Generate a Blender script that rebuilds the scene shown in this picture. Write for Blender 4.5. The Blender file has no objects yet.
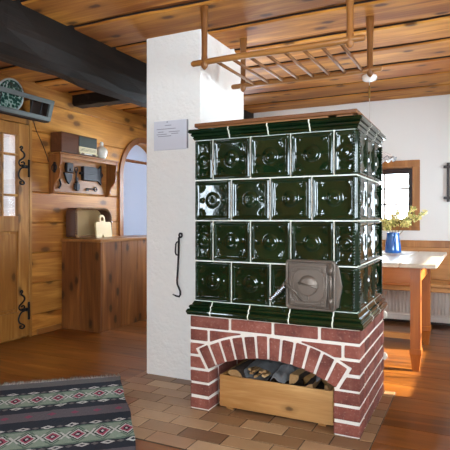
import bpy, bmesh, math, random
from mathutils import Vector, Matrix
random.seed(7)
C = bpy.context.scene.collection
PI = math.pi

# ------------------------------------------------------------------ materials
def lin(c):
    c = c / 255.0
    return c / 12.92 if c <= 0.04045 else ((c + 0.055) / 1.055) ** 2.4
def rgb(r, g, b): return (lin(r), lin(g), lin(b), 1.0)

class NT:
    def __init__(s, name):
        s.mat = bpy.data.materials.new(name); s.mat.use_nodes = True
        s.t = s.mat.node_tree; s.t.nodes.clear()
        s.out = s.n('ShaderNodeOutputMaterial')
    def n(s, typ, **kw):
        nd = s.t.nodes.new(typ)
        for k, v in kw.items(): setattr(nd, k, v)
        return nd
    def l(s, a, b): s.t.links.new(a, b)
    def put(s, sock, v):
        if hasattr(v, 'is_linked') or isinstance(v, bpy.types.NodeSocket): s.l(v, sock)
        else: sock.default_value = v
    def math(s, op, a, b=0.0, c=0.0, clamp=False):
        nd = s.n('ShaderNodeMath', operation=op, use_clamp=clamp)
        for i, v in enumerate((a, b, c)): s.put(nd.inputs[i], v)
        return nd.outputs[0]
    def mix(s, fac, a, b, blend='MIX'):
        nd = s.n('ShaderNodeMix', data_type='RGBA', blend_type=blend)
        s.put(nd.inputs[0], fac); s.put(nd.inputs[6], a); s.put(nd.inputs[7], b)
        return nd.outputs[2]
    def ramp(s, fac, stops, interp='LINEAR'):
        nd = s.n('ShaderNodeValToRGB'); cr = nd.color_ramp; cr.interpolation = interp
        while len(cr.elements) < len(stops): cr.elements.new(0.5)
        for e, (p, c) in zip(cr.elements, stops):
            e.position = p; e.color = c if len(c) == 4 else (*c, 1)
        s.put(nd.inputs[0], fac); return nd.outputs[0]
    def noise(s, vec, scale, detail=3, rough=.5, dist=0.0):
        nd = s.n('ShaderNodeTexNoise'); s.put(nd.inputs['Vector'], vec)
        nd.inputs['Scale'].default_value = scale; nd.inputs['Detail'].default_value = detail
        nd.inputs['Roughness'].default_value = rough; nd.inputs['Distortion'].default_value = dist
        return nd.outputs[0]
    def scaled(s, vec, sc):
        nd = s.n('ShaderNodeMapping'); s.put(nd.inputs[0], vec); nd.inputs['Scale'].default_value = sc
        return nd.outputs[0]
    def bsdf(s, col, rough=.5, bump=None, bstr=.3, bdist=.01, metal=0.0, spec=.5, coat=0.0, coatr=.05, **kw):
        p = s.n('ShaderNodeBsdfPrincipled')
        s.put(p.inputs['Base Color'], col); s.put(p.inputs['Roughness'], rough)
        p.inputs['Metallic'].default_value = metal; p.inputs['Specular IOR Level'].default_value = spec
        p.inputs['Coat Weight'].default_value = coat; p.inputs['Coat Roughness'].default_value = coatr
        for k, v in kw.items(): s.put(p.inputs[k.replace('_', ' ')], v)
        if bump is not None:
            b = s.n('ShaderNodeBump'); b.inputs['Strength'].default_value = bstr; b.inputs['Distance'].default_value = bdist
            s.l(bump, b.inputs['Height']); s.l(b.outputs[0], p.inputs['Normal'])
        s.l(p.outputs[0], s.out.inputs[0]); return p
    def coords(s):
        tc = s.n('ShaderNodeTexCoord')
        at = s.n('ShaderNodeAttribute', attribute_name='tint')
        off = s.n('ShaderNodeVectorMath', operation='MULTIPLY_ADD')
        s.l(at.outputs['Fac'], off.inputs[0]); off.inputs[1].default_value = (37.3, 51.7, 29.1); s.l(tc.outputs['Object'], off.inputs[2])
        return tc.outputs['Object'], off.outputs[0], at.outputs['Fac']

def wood(name, dark, mid, light, axis='x', rough=.5, knots=.6, spread=.35, coat=0.0, ring=1.0, knot_size=1.0, bstr=.15, spec=.4):
    m = NT(name); obj, vec, tint = m.coords()
    along, across = .7, 9.0
    def sc(a, b): return tuple(a if ax == axis else b for ax in 'xyz')
    # growth bands
    n1 = m.noise(m.scaled(vec, sc(.5, 5.5 * ring)), 1.6, 4, .55, .8)
    w = m.math('MULTIPLY', n1, 9.0); w = m.math('SINE', w); w = m.math('MULTIPLY_ADD', w, .5, .5)
    n2 = m.noise(m.scaled(vec, sc(2.0, 60.0)), 1.0, 4, .65)
    f = m.math('MULTIPLY_ADD', w, .55, m.math('MULTIPLY', n2, .45))
    n0 = m.noise(m.scaled(vec, sc(.8, 2.0)), 1.2, 2)
    f = m.math('MULTIPLY_ADD', m.math('SUBTRACT', n0, .5), .9, f, clamp=True)
    col = m.ramp(f, [(.12, dark), (.5, mid), (.9, light)])
    if knots:
        sp = m.n('ShaderNodeSeparateXYZ'); m.l(vec, sp.inputs[0]); cx = m.n('ShaderNodeCombineXYZ')
        ia = 'xyz'.index(axis); io = [q for q in range(3) if q != ia]
        m.l(m.math('MULTIPLY', sp.outputs[ia], 2.2), cx.inputs[0])
        m.l(m.math('MULTIPLY', m.math('ADD', sp.outputs[io[0]], sp.outputs[io[1]]), 4.4), cx.inputs[1])
        vo = m.n('ShaderNodeTexVoronoi', voronoi_dimensions='2D'); m.l(cx.outputs[0], vo.inputs['Vector']); vo.inputs['Scale'].default_value = 1.0
        wob = m.math('MULTIPLY_ADD', m.noise(vec, 26, 3), .08, vo.outputs['Distance'])
        k = m.ramp(wob, [(.085 * knot_size, (1, 1, 1, 1)), (.12 * knot_size, (.75, .75, .75, 1)), (.145 * knot_size, (.28, .28, .28, 1)), (.24 * knot_size, (0, 0, 0, 1))])
        col = m.mix(m.math('MULTIPLY', k, knots), col, tuple(c * .28 for c in dark[:3]) + (1,))
    v = m.math('MULTIPLY_ADD', tint, spread, 1 - spread * .5)
    hs = m.n('ShaderNodeHueSaturation'); m.l(v, hs.inputs['Value']); m.l(col, hs.inputs['Color'])
    m.bsdf(hs.outputs[0], rough, f, bstr, .004, spec=spec, coat=coat, coatr=.18)
    return m.mat

def plain(name, col, rough=.5, var=.12, scale=14, bstr=.1, bdist=.004, metal=0.0, spec=.5, coat=0.0, coatr=.05, tintv=0.0, fine=None):
    m = NT(name); obj, vec, tint = m.coords()
    n = m.noise(vec, scale, 5, .6)
    v = m.math('MULTIPLY_ADD', n, 2 * var, 1 - var)
    if tintv: v = m.math('MULTIPLY', v, m.math('MULTIPLY_ADD', tint, tintv, 1 - tintv * .5))
    hs = m.n('ShaderNodeHueSaturation'); m.put(hs.inputs['Color'], col); m.l(v, hs.inputs['Value'])
    b = m.noise(obj, fine or scale * 3, 4, .6)
    m.bsdf(hs.outputs[0], rough, b, bstr, bdist, metal, spec, coat, coatr)
    return m.mat

M = {}
M['wall_wood'] = wood('honey_pine_logs', rgb(150, 90, 30), rgb(206, 144, 64), rgb(228, 174, 94), 'y', .5, .85, .3, ring=.8, knot_size=1.15)
M['door_wood'] = wood('door_pine', rgb(150, 98, 40), rgb(196, 142, 70), rgb(218, 170, 98), 'z', .42, .8, .15)
M['ceil_wood'] = wood('ceiling_pine', rgb(144, 82, 24), rgb(204, 138, 54), rgb(228, 168, 78), 'x', .65, .9, .3, ring=.7)
M['floor_wood'] = wood('larch_floor', rgb(100, 54, 16), rgb(138, 82, 28), rgb(160, 104, 44), 'x', .30, .35, .3, coat=.15, ring=.7, bstr=.06)
M['cab_wood'] = wood('cabinet_pine', rgb(98, 56, 24), rgb(142, 90, 44), rgb(168, 114, 62), 'z', .45, .9, .35, ring=.9)
M['cab_top'] = wood('cabinet_top_pine', rgb(138, 90, 46), rgb(176, 124, 70), rgb(196, 146, 92), 'y', .35, .4, .15)
M['shelf_wood'] = wood('shelf_pine', rgb(136, 84, 38), rgb(172, 116, 58), rgb(192, 138, 78), 'y', .4, .3, .15)
M['shelf_side'] = wood('shelf_side_pine', rgb(120, 70, 32), rgb(156, 100, 50), rgb(178, 120, 64), 'z', .4, .3, .15)
M['crate_wood'] = wood('crate_pine', rgb(158, 108, 56), rgb(196, 150, 94), rgb(218, 178, 124), 'x', .5, .95, .15, ring=.8, knot_size=.7)
M['lid_wood'] = wood('lid_board_pine', rgb(104, 62, 30), rgb(138, 90, 48), rgb(160, 112, 66), 'x', .5, .3, .2)
M['rack_wood'] = wood('rack_pine', rgb(120, 76, 34), rgb(154, 104, 52), rgb(178, 128, 70), 'x', .4, 0, .2)
M['rack_post'] = wood('rack_post_pine', rgb(112, 68, 30), rgb(142, 92, 44), rgb(166, 114, 60), 'z', .4, 0, .2)
M['table_leg'] = wood('table_leg_pine', rgb(142, 76, 26), rgb(172, 102, 40), rgb(192, 124, 58), 'z', .35, .2, .1, coat=.1)
M['table_apron'] = wood('table_apron_pine', rgb(146, 80, 28), rgb(178, 106, 42), rgb(196, 130, 62), 'x', .35, .2, .1, coat=.1)
M['table_top'] = wood('pale_table_top', rgb(196, 178, 154), rgb(222, 208, 188), rgb(236, 226, 210), 'y', .3, .1, .08, coat=.1)  # paler wood than the legs and apron
M['bench_wood'] = wood('bench_pine', rgb(166, 108, 54), rgb(198, 142, 82), rgb(214, 166, 108), 'x', .4, .4, .15)
M['trim_wood'] = wood('window_trim_pine', rgb(146, 92, 44), rgb(178, 120, 62), rgb(196, 142, 82), 'z', .4, .2, .15)
M['arch_wood'] = wood('arch_trim_pine', rgb(140, 82, 38), rgb(172, 110, 56), rgb(190, 132, 74), 'z', .4, .2, .15)
M['sash_wood'] = wood('dark_sash', rgb(46, 26, 18), rgb(64, 36, 25), rgb(80, 48, 34), 'z', .4, 0, .1)
M['dark_wood'] = wood('dark_frame_wood', rgb(34, 20, 16), rgb(48, 30, 24), rgb(62, 42, 34), 'z', .4, 0, .1)
M['beam_wood'] = wood('smoked_beam', rgb(18, 13, 9), rgb(36, 27, 21), rgb(62, 51, 43), 'y', .6, .3, .2, ring=1.2, bstr=.8, spec=.3)
M['log_wood'] = wood('split_log_face', rgb(150, 110, 66), rgb(186, 150, 104), rgb(206, 176, 132), 'x', .7, .1, .3)
M['board_wood'] = wood('cutting_board_beech', rgb(214, 186, 134), rgb(230, 206, 158), rgb(238, 220, 180), 'y', .45, 0, .08)
M['radio_wood'] = wood('radio_walnut', rgb(88, 50, 28), rgb(116, 70, 42), rgb(134, 86, 54), 'y', .3, 0, .1, coat=.3)
M['bark'] = plain('bark', rgb(66, 50, 40), .9, .35, 30, .8, .01)
M['shaded_edge_bark'] = plain('shaded_waney_edge', rgb(38, 20, 9), .8, .3, 20, .5, .006)  # bark edge, darkened to carry the shade along the laps
M['plaster'] = plain('white_plaster', rgb(234, 232, 226), .9, .03, 3, 1.0, .012, fine=24)
M['plaster_flat'] = plain('smooth_white_plaster', rgb(234, 232, 228), .9, .02, 3, .15, .003, fine=60)
M['mortar'] = plain('white_mortar', rgb(222, 214, 202), .95, .08, 30, .6, .004)
M['grout'] = plain('pale_grout', rgb(228, 226, 214), .8, .06, 30, .2, .002)
M['iron'] = plain('black_iron', rgb(34, 32, 34), .45, .2, 20, .3, .003, metal=.6)
M['old_iron'] = plain('old_lock_iron', rgb(38, 36, 40), .5, .25, 24, .4, .003, metal=.5)
M['stove_door'] = plain('cast_iron_door', rgb(106, 95, 85), .42, .12, 18, .35, .002, metal=.55)
M['chrome'] = plain('chrome_spring', rgb(205, 208, 214), .18, .05, 20, .05, .001, metal=1.0)
M['brass'] = plain('old_brass', rgb(150, 120, 66), .35, .1, 20, .05, .001, metal=.9)
M['niche_dark'] = plain('dark_lining', rgb(52, 46, 46), .95, .3, 12, .4, .005)  # dark grey for the back and top of the wood niche
M['blue_glaze'] = plain('blue_glaze', rgb(30, 98, 178), .18, .15, 10, .05, .002, coat=.8, coatr=.04)
M['porcelain'] = plain('white_porcelain', rgb(236, 234, 230), .2, .02, 10, .02, .001, coat=.4)
M['milk'] = plain('painted_milk_glass', rgb(226, 222, 208), .25, .1, 40, .02, .001, coat=.4)
M['lamp_glass'] = plain('white_ruffled_glass', rgb(240, 240, 242), .25, .02, 10, .02, .001, coat=.3)
M['plaque'] = plain('grey_white_plaque', rgb(206, 208, 216), .5, .02, 10, .05, .001)
M['ink'] = plain('faded_ink', rgb(128, 130, 142), .6, .02, 10, .02, .001)
M['plaque_edge'] = plain('grey_plaque_edge', rgb(130, 128, 132), .6, .05, 10, .02, .001)
M['newspaper'] = plain('newspaper', rgb(112, 110, 110), .85, .25, 90, .2, .002, tintv=.4)
M['wicker_dark'] = plain('dark_brown_wicker', rgb(84, 50, 32), .6, .25, 60, .5, .004)
M['wicker_rim'] = plain('wicker_rim', rgb(176, 136, 88), .6, .2, 60, .4, .004)
M['linen'] = plain('beige_woven_panel', rgb(172, 142, 96), .8, .1, 120, .4, .002)
M['rack_grey'] = wood('weathered_grey_wood', rgb(84, 92, 90), rgb(110, 118, 116), rgb(134, 142, 138), 'y', .6, .1, .1)
M['grey_dark'] = plain('rack_inside', rgb(48, 34, 26), .8, .2, 20, .3, .003)
M['cord'] = plain('brown_cord', rgb(58, 40, 28), .6, .1, 20, .05, .001)
M['white_cord'] = plain('pale_cord', rgb(206, 200, 192), .6, .05, 20, .05, .001)
M['radiator'] = plain('cream_radiator_enamel', rgb(226, 216, 206), .35, .02, 10, .02, .001)
M['curtain'] = plain('pale_curtain', rgb(226, 220, 216), .9, .05, 30, .3, .003)
M['fringe'] = plain('grey_fringe', rgb(146, 138, 132), .95, .25, 60, .3, .003, tintv=.5)
M['twig'] = plain('twig_bark', rgb(112, 92, 50), .7, .2, 30, .3, .002)
M['yellow'] = plain('yellow_blossom', rgb(242, 230, 152), .6, .12, 30, .05, .001, tintv=.35)
M['leafgreen'] = plain('young_leaf', rgb(150, 156, 74), .6, .12, 30, .05, .001, tintv=.3)
M['runner'] = plain('white_linen', rgb(238, 236, 232), .9, .02, 80, .2, .001)
M['runner_blue'] = plain('blue_grey_embroidery', rgb(158, 164, 176), .9, .1, 80, .2, .001)
M['dial_green'] = plain('dark_green_speaker_cloth', rgb(34, 44, 34), .6, .2, 200, .3, .001)
M['dial_cream'] = plain('cream_dial', rgb(222, 208, 166), .4, .04, 20, .02, .001)
M['picture'] = plain('pale_picture_paper', rgb(206, 196, 182), .7, .1, 8, .05, .001)

def m_brick():
    m = NT('red_brick'); obj, vec, tint = m.coords()
    n = m.noise(vec, 9, 5, .65)
    col = m.ramp(n, [(.25, rgb(86, 43, 36)), (.5, rgb(122, 66, 54)), (.75, rgb(146, 92, 77))])
    n2 = m.noise(obj, 70, 4, .7)
    col = m.mix(m.ramp(n2, [(.56, (0, 0, 0, 1)), (.78, (.55, .55, .55, 1))]), col, rgb(190, 158, 142))
    hs = m.n('ShaderNodeHueSaturation'); m.l(col, hs.inputs['Color'])
    m.l(m.math('MULTIPLY_ADD', tint, .45, .78), hs.inputs['Value'])
    m.bsdf(hs.outputs[0], .8, m.noise(obj, 120, 4, .6), .5, .003, spec=.35)
    return m.mat
M['brick'] = m_brick()

def m_glaze():
    m = NT('dark_green_tile_glaze'); obj, vec, tint = m.coords()
    n = m.noise(vec, 7, 3)
    col = m.ramp(n, [(.3, (.0022, .0085, .003, 1)), (.7, (.005, .019, .006, 1))])
    b = m.noise(obj, 24, 2)
    m.bsdf(col, .07, b, .12, .004, spec=.5, coat=.2, coatr=.03)
    return m.mat
M['glaze'] = m_glaze()

def m_terra():
    m = NT('terracotta_floor_tile'); obj, vec, tint = m.coords()
    n = m.noise(vec, 6, 4, .6)
    c0 = m.ramp(tint, [(0, rgb(116, 84, 56)), (.3, rgb(150, 116, 82)), (.6, rgb(172, 140, 104)), (.8, rgb(136, 88, 56)), (1, rgb(184, 154, 118))])
    hs = m.n('ShaderNodeHueSaturation'); m.l(c0, hs.inputs['Color']); m.l(m.math('MULTIPLY_ADD', n, .5, .75), hs.inputs['Value'])
    m.bsdf(hs.outputs[0], .38, m.noise(obj, 40, 3), .15, .003, spec=.45)
    return m.mat
M['terra'] = m_terra()
M['terra_grout'] = plain('grey_floor_grout', rgb(58, 46, 36), .9, .1, 30, .3, .002)

def m_glass():
    m = NT('window_glass')
    tr = m.n('ShaderNodeBsdfTransparent'); tr.inputs[0].default_value = (.96, .97, .97, 1)
    gl = m.n('ShaderNodeBsdfGlossy'); gl.inputs['Roughness'].default_value = .02
    fr = m.n('ShaderNodeFresnel'); fr.inputs[0].default_value = 1.45
    mx = m.n('ShaderNodeMixShader'); m.l(fr.outputs[0], mx.inputs[0]); m.l(tr.outputs[0], mx.inputs[1]); m.l(gl.outputs[0], mx.inputs[2])
    m.l(mx.outputs[0], m.out.inputs[0]); return m.mat
M['glass'] = m_glass()

def m_translucent(name, col, thru, rough=.9):
    m = NT(name); obj, vec, tint = m.coords(); n = m.noise(obj, 30, 3)
    d = m.n('ShaderNodeBsdfDiffuse'); d.inputs[0].default_value = col
    t = m.n('ShaderNodeBsdfTranslucent'); m.l(m.mix(n, tuple(c * .8 for c in thru[:3]) + (1,), thru), t.inputs[0])
    a = m.n('ShaderNodeAddShader'); m.l(d.outputs[0], a.inputs[0]); m.l(t.outputs[0], a.inputs[1]); m.l(a.outputs[0], m.out.inputs[0])
    return m.mat
M['curtain'] = m_translucent('pale_curtain', rgb(190, 180, 176), (.030, .027, .026, 1))
M['translucent'] = m_translucent('backlit_pane', rgb(170, 176, 190), (.095, .097, .104, 1))
def m_plate():
    m = NT('green_painted_plate'); tc = m.n('ShaderNodeTexCoord')
    nd = m.n('ShaderNodeTexVoronoi'); m.l(tc.outputs['Object'], nd.inputs['Vector']); nd.inputs['Scale'].default_value = 42
    n = m.noise(tc.outputs['Object'], 30, 3)
    col = m.ramp(m.math('MULTIPLY_ADD', n, .5, m.math('MULTIPLY', nd.outputs[0], .6)), [(.42, rgb(26, 58, 50)), (.56, rgb(70, 116, 102)), (.66, rgb(150, 170, 162))], 'CONSTANT')
    m.bsdf(col, .2, coat=.4); return m.mat
M['plate_glaze'] = m_plate()
M['plate_rim'] = plain('pale_plate_rim', rgb(176, 186, 182), .25, .1, 20, .05, .001)

def m_rug():
    m = NT('kilim_weave'); tc = m.n('ShaderNodeTexCoord'); sp = m.n('ShaderNodeSeparateXYZ'); m.l(tc.outputs['Object'], sp.inputs[0])
    nz = m.n('ShaderNodeTexNoise'); m.l(tc.outputs['Object'], nz.inputs['Vector']); nz.inputs['Scale'].default_value = 60
    jit = m.math('MULTIPLY', m.math('SUBTRACT', nz.outputs[0], .5), .012)
    X = m.math('ADD', sp.outputs[0], jit); Y = m.math('ADD', sp.outputs[1], jit)
    P = .56
    t = m.math('DIVIDE', m.math('MODULO', m.math('ADD', Y, P * 20 - .10), P), P)     # 0 at the first navy stripe
    grey = rgb(102, 100, 100); navy = rgb(44, 49, 58); green = rgb(134, 150, 134); purp = rgb(94, 89, 94)
    pale = rgb(190, 190, 186); red = rgb(158, 74, 96); dgreen = rgb(92, 112, 100); black = rgb(28, 28, 36)
    s = lambda y: (y - .10) / P
    base = m.ramp(t, [(0, navy), (s(.22), dgreen), (s(.235), green), (s(.415), dgreen), (s(.43), navy), (s(.53), purp), (s(.655), navy)], 'CONSTANT')
    per = .118
    def tri(off=0.0, p=per):   # 0 at centres .. 1 halfway
        q = m.math('MODULO', m.math('ADD', X, 10 * p + off), p)
        return m.math('DIVIDE', m.math('ABSOLUTE', m.math('SUBTRACT', q, p / 2)), p / 2)
    def dist(y0, h): return m.math('DIVIDE', m.math('ABSOLUTE', m.math('SUBTRACT', t, s(y0))), h / P)
    def mask(v, thr): return m.math('LESS_THAN', v, thr)
    col = base
    dx = tri(.03)
    d = m.math('ADD', dx, dist(.322, .085))
    for thr, c in ((1.18, dgreen), (1.0, green), (.86, black), (.74, pale), (.56, red), (.32, black), (.16, pale)):
        col = m.mix(mask(d, thr), col, c)
    # white crosses between the diamonds
    cr = m.math('SUBTRACT', m.math('ABSOLUTE', m.math('SUBTRACT', m.math('SUBTRACT', 1.0, dx), m.math('MULTIPLY', dist(.322, .085), .8))), 0.0)
    inb = mask(dist(.322, .085), .5)
    col = m.mix(m.math('MULTIPLY', mask(cr, .1), inb), col, pale)
    # pale motifs in the navy stripes
    for y0, off in ((.20, 0.0), (.452, .05), (.735 - P * 0, .02)):
        dd = m.math('ADD', tri(off), dist(y0, .036))
        col = m.mix(mask(dd, .62), col, pale)
        d2 = m.math('ADD', m.math('MULTIPLY', tri(off + per / 2), 2.2), dist(y0, .022))
        col = m.mix(mask(d2, .7), col, grey)
        col = m.mix(mask(dd, .25), col, navy)
    dr = m.math('ADD', m.math('MULTIPLY', tri(.01), 2.0), dist(.592, .03))
    col = m.mix(mask(dr, .8), col, rgb(134, 70, 92))
    # plain grey end stripe
    col = m.mix(m.math('LESS_THAN', Y, .10), col, grey)
    wv = m.n('ShaderNodeTexNoise'); m.l(m.scaled(tc.outputs['Object'], (260, 40, 1)), wv.inputs['Vector']); wv.inputs['Scale'].default_value = 1
    v = m.math('MULTIPLY_ADD', wv.outputs[0], .6, .7)
    hs = m.n('ShaderNodeHueSaturation'); m.l(col, hs.inputs['Color']); m.l(v, hs.inputs['Value'])
    m.bsdf(hs.outputs[0], .95, wv.outputs[0], .6, .003, spec=.15)
    return m.mat
M['rug'] = m_rug()

# ------------------------------------------------------------------ mesh builder
class MB:
    def __init__(s): s.v, s.f, s.m, s.t, s.s = [], [], [], [], []
    def add(s, vs, fs, mi=0, tint=None, smooth=False):
        k = len(s.v); tint = random.random() if tint is None else tint
        s.v += [Vector(v) for v in vs]
        for f in fs:
            s.f.append([k + i for i in f]); s.m.append(mi); s.t.append(tint); s.s.append(smooth)
        return s
    def from_bm(s, bm, mi=0, tint=None, smooth=False):
        bm.verts.index_update()
        return s.add([v.co.copy() for v in bm.verts], [[v.index for v in f.verts] for f in bm.faces], mi, tint, smooth)
    def box(s, x0, x1, y0, y1, z0, z1, bev=0.0, mi=0, tint=None, rot=None, seg=1):
        bm = bmesh.new()
        c = Vector(((x0 + x1) / 2, (y0 + y1) / 2, (z0 + z1) / 2)); d = Vector((abs(x1 - x0), abs(y1 - y0), abs(z1 - z0)))
        bmesh.ops.create_cube(bm, size=1, matrix=Matrix.Diagonal((*d, 1)))
        if bev > 0: bmesh.ops.bevel(bm, geom=list(bm.edges), offset=min(bev, min(d) * .45), segments=seg, affect='EDGES', profile=.6)
        Mx = Matrix.Translation(c) @ (rot.to_4x4() if rot is not None else Matrix.Identity(4))
        bm.transform(Mx); s.from_bm(bm, mi, tint); bm.free(); return s
    def prism(s, pts, ax, d0, d1, mi=0, tint=None, bev=0.0):
        """pts: 2-D outline; ax: the axis it is extruded along ('x': pts are y,z; 'y': x,z; 'z': x,y)."""
        def P(p, d): return {'x': (d, p[0], p[1]), 'y': (p[0], d, p[1]), 'z': (p[0], p[1], d)}[ax]
        bm = bmesh.new()
        a = [bm.verts.new(P(p, d0)) for p in pts]; b = [bm.verts.new(P(p, d1)) for p in pts]
        n = len(pts); bm.faces.new(a); bm.faces.new(b[::-1])
        for i in range(n): bm.faces.new((a[i], a[(i + 1) % n], b[(i + 1) % n], b[i])[::-1])
        bmesh.ops.recalc_face_normals(bm, faces=bm.faces[:])
        if bev > 0: bmesh.ops.bevel(bm, geom=list(bm.edges), offset=bev, segments=1, affect='EDGES')
        bmesh.ops.triangulate(bm, faces=[f for f in bm.faces if len(f.verts) > 4])
        s.from_bm(bm, mi, tint); bm.free(); return s
    def tube(s, path, r, n=8, mi=0, tint=None, closed=False, flat=1.0):
        path = [Vector(p) for p in path]; L = len(path)
        rs = r if isinstance(r, (list, tuple)) else [r] * L
        vs, fs = [], []; ref = None
        for i, p in enumerate(path):
            if closed: t = path[(i + 1) % L] - path[i - 1]
            else: t = path[min(i + 1, L - 1)] - path[max(i - 1, 0)]
            t.normalize()
            if ref is None:
                ref = Vector((0, 0, 1)) if abs(t.z) < .8 else Vector((1, 0, 0))
            u = t.cross(ref).normalized(); w = u.cross(t).normalized(); ref = w
            for k in range(n):
                a = 2 * PI * k / n; vs.append(p + (u * math.cos(a) + w * math.sin(a) * flat) * rs[i])
        rng = L if closed else L - 1
        for i in range(rng):
            j = (i + 1) % L
            for k in range(n): fs.append((i * n + k, j * n + k, j * n + (k + 1) % n, i * n + (k + 1) % n))
        if not closed:
            fs.append(tuple(range(n))); fs.append(tuple((L - 1) * n + k for k in range(n))[::-1])
        return s.add(vs, [f[::-1] for f in fs], mi, tint, True)
    def lathe(s, prof, c=(0, 0, 0), n=32, mi=0, tint=None, mat=None, ruffle=None):
        vs, fs = [], []; c = Vector(c)
        for i, (r, z) in enumerate(prof):
            for k in range(n):
                a = 2 * PI * k / n
                rr, zz = (r, z) if ruffle is None else ruffle(r, z, a)
                v = Vector((rr * math.cos(a), rr * math.sin(a), zz))
                if mat is not None: v = mat @ v
                vs.append(v + c)
        for i in range(len(prof) - 1):
            for k in range(n): fs.append((i * n + k, i * n + (k + 1) % n, (i + 1) * n + (k + 1) % n, (i + 1) * n + k))
        if prof[0][0] > 1e-5 and ruffle is None: fs.append(tuple(range(n))[::-1])
        if prof[-1][0] > 1e-5 and ruffle is None: fs.append(tuple((len(prof) - 1) * n + k for k in range(n)))
        return s.add(vs, fs, mi, tint, True)
    def ball(s, c, r, mi=0, tint=None, sc=(1, 1, 1), sub=2):
        bm = bmesh.new(); bmesh.ops.create_icosphere(bm, subdivisions=sub, radius=r)
        bm.transform(Matrix.Translation(c) @ Matrix.Diagonal((*sc, 1))); s.from_bm(bm, mi, tint, True); bm.free(); return s
    def build(s, name, mats, parent=None, origin=None, fix=False):
        if not isinstance(mats, (list, tuple)): mats = [mats]
        o0 = Vector(parent['_o']) if parent is not None else Vector(origin or (0, 0, 0))
        me = bpy.data.meshes.new(name)
        me.from_pydata([v - o0 for v in s.v], [], s.f)
        for m in mats: me.materials.append(M[m] if isinstance(m, str) else m)
        me.polygons.foreach_set('material_index', s.m); me.polygons.foreach_set('use_smooth', s.s)
        at = me.attributes.new('tint', 'FLOAT', 'FACE'); at.data.foreach_set('value', s.t)
        if fix:
            bm = bmesh.new(); bm.from_mesh(me); bmesh.ops.recalc_face_normals(bm, faces=bm.faces[:]); bm.to_mesh(me); bm.free()
        me.update()
        o = bpy.data.objects.new(name, me); C.objects.link(o)
        o['_o'] = list(o0)
        if parent is not None: o.parent = parent
        else: o.location = o0
        return o

def thing(name, label, cat, loc, group=None):
    o = bpy.data.objects.new(name, None); C.objects.link(o); o.location = loc; o['_o'] = list(loc); o.empty_display_size = .1
    o['label'] = label; o['category'] = cat
    if group: o['group'] = group
    return o
def tag(o, label, cat, group=None):
    o['label'] = label; o['category'] = cat
    if group: o['group'] = group
    return o
def struct(o, label, cat):
    o['kind'] = 'structure'; o['label'] = label; o['category'] = cat
    return o
def sthing(name, label, cat, loc):
    return struct(thing(name, label, cat, loc), label, cat)
def arc(cx, cz, r, a0, a1, n): return [(cx + r * math.cos(math.radians(a0 + (a1 - a0) * i / n)), cz + r * math.sin(math.radians(a0 + (a1 - a0) * i / n))) for i in range(n + 1)]

XL, XR, YB, YF, ZC = -2.2, 2.7, 3.05, -4.0, 2.30
T = .16
# ------------------------------------------------------------------ floor
b = MB(); y = YF; i = 0
while y < YB:
    w = min(.235, YB - y); x = XL - .1
    cut = random.uniform(1.2, 3.2)
    for xa, xb in ((x, x + cut), (x + cut, XR)):
        b.box(xa + .0006, xb - .0006, y + .0008, y + w - .0008, -.04, 0, .0015)
    y += w
b.box(XL - .1, XR, YF, YB, -.06, -.04)
struct(b.build('floor', 'floor_wood'), 'wide glossy orange-brown floorboards of the whole room', 'floor')

# hearth of terracotta pavers round the stove
hx0, hx1, hy0, hy1 = -.65, .98, -.475, .757
b = MB(); r = 0; y = hy0; rh, tl = .112, .232
while y < hy1 - .01:
    y2 = min(y + rh, hy1); x = hx0 - (tl * .5 if r % 2 else 0) - .06
    while x < hx1:
        xa, xb = max(x, hx0), min(x + tl, hx1)
        if xb - xa > .02: b.box(xa + .0025, xb - .0025, y + .0025, y2 - .0025, -.002, .006, .002, 0)
        x += tl
    y += rh; r += 1
b.box(hx0, hx1, hy0, hy1, -.004, .0042, 0, 1)
struct(b.build('hearth_floor', ['terra', 'terra_grout']), 'brown terracotta paver floor laid around the tiled stove', 'floor')

# ------------------------------------------------------------------ walls
def box_with_holes(b, u0, u1, z0, z1, holes, put):
    """rectangle minus axis-aligned holes (u0,u1,z0,z1), as vertical bands; put(u0,u1,z0,z1) makes one box"""
    us = sorted({u0, u1, *[min(max(h[0], u0), u1) for h in holes], *[min(max(h[1], u0), u1) for h in holes]})
    for a, c in zip(us, us[1:]):
        if c - a < 1e-5: continue
        hs = sorted([(max(h[2], z0), min(h[3], z1)) for h in holes if h[0] < (a + c) / 2 < h[1]])
        z = z0
        for h in hs:
            if h[1] <= z0 or h[0] >= z1: continue
            if h[0] > z + 1e-5: put(a, c, z, h[0])
            z = max(z, h[1])
        if z < z1 - 1e-5: put(a, c, z, z1)

DOOR = (-.075, .865, 0.0, 1.935)
ay, az, ar = 2.62, 1.56, .42
zs = [-.06, .189, .472, .754, 1.030, 1.31, 1.585, 1.865, 2.145, 2.42]
b = MB()
for za, zb in zip(zs, zs[1:]):
    ends = [YF, -1.4 + random.uniform(-.5, .5), YB]
    for ya, yb in zip(ends, ends[1:]):
        segs = [(ya, yb)]
        if za < DOOR[3] - .02:
            segs = []
            for p, q in ((ya, min(yb, DOOR[0])), (max(ya, DOOR[1]), yb)):
                if q - p > .01: segs.append((p, q))
        for p, q in segs:
            if za < DOOR[3] < zb - .01 and False: pass
            b.box(XL - T, XL, p, q, za + .0015, zb - .0015, .007, 0)
b.box(XL - T - .04, XL - T - .002, YF, YB, -.06, 2.42)
wl = b.build('wall_left', 'wall_wood')
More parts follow.
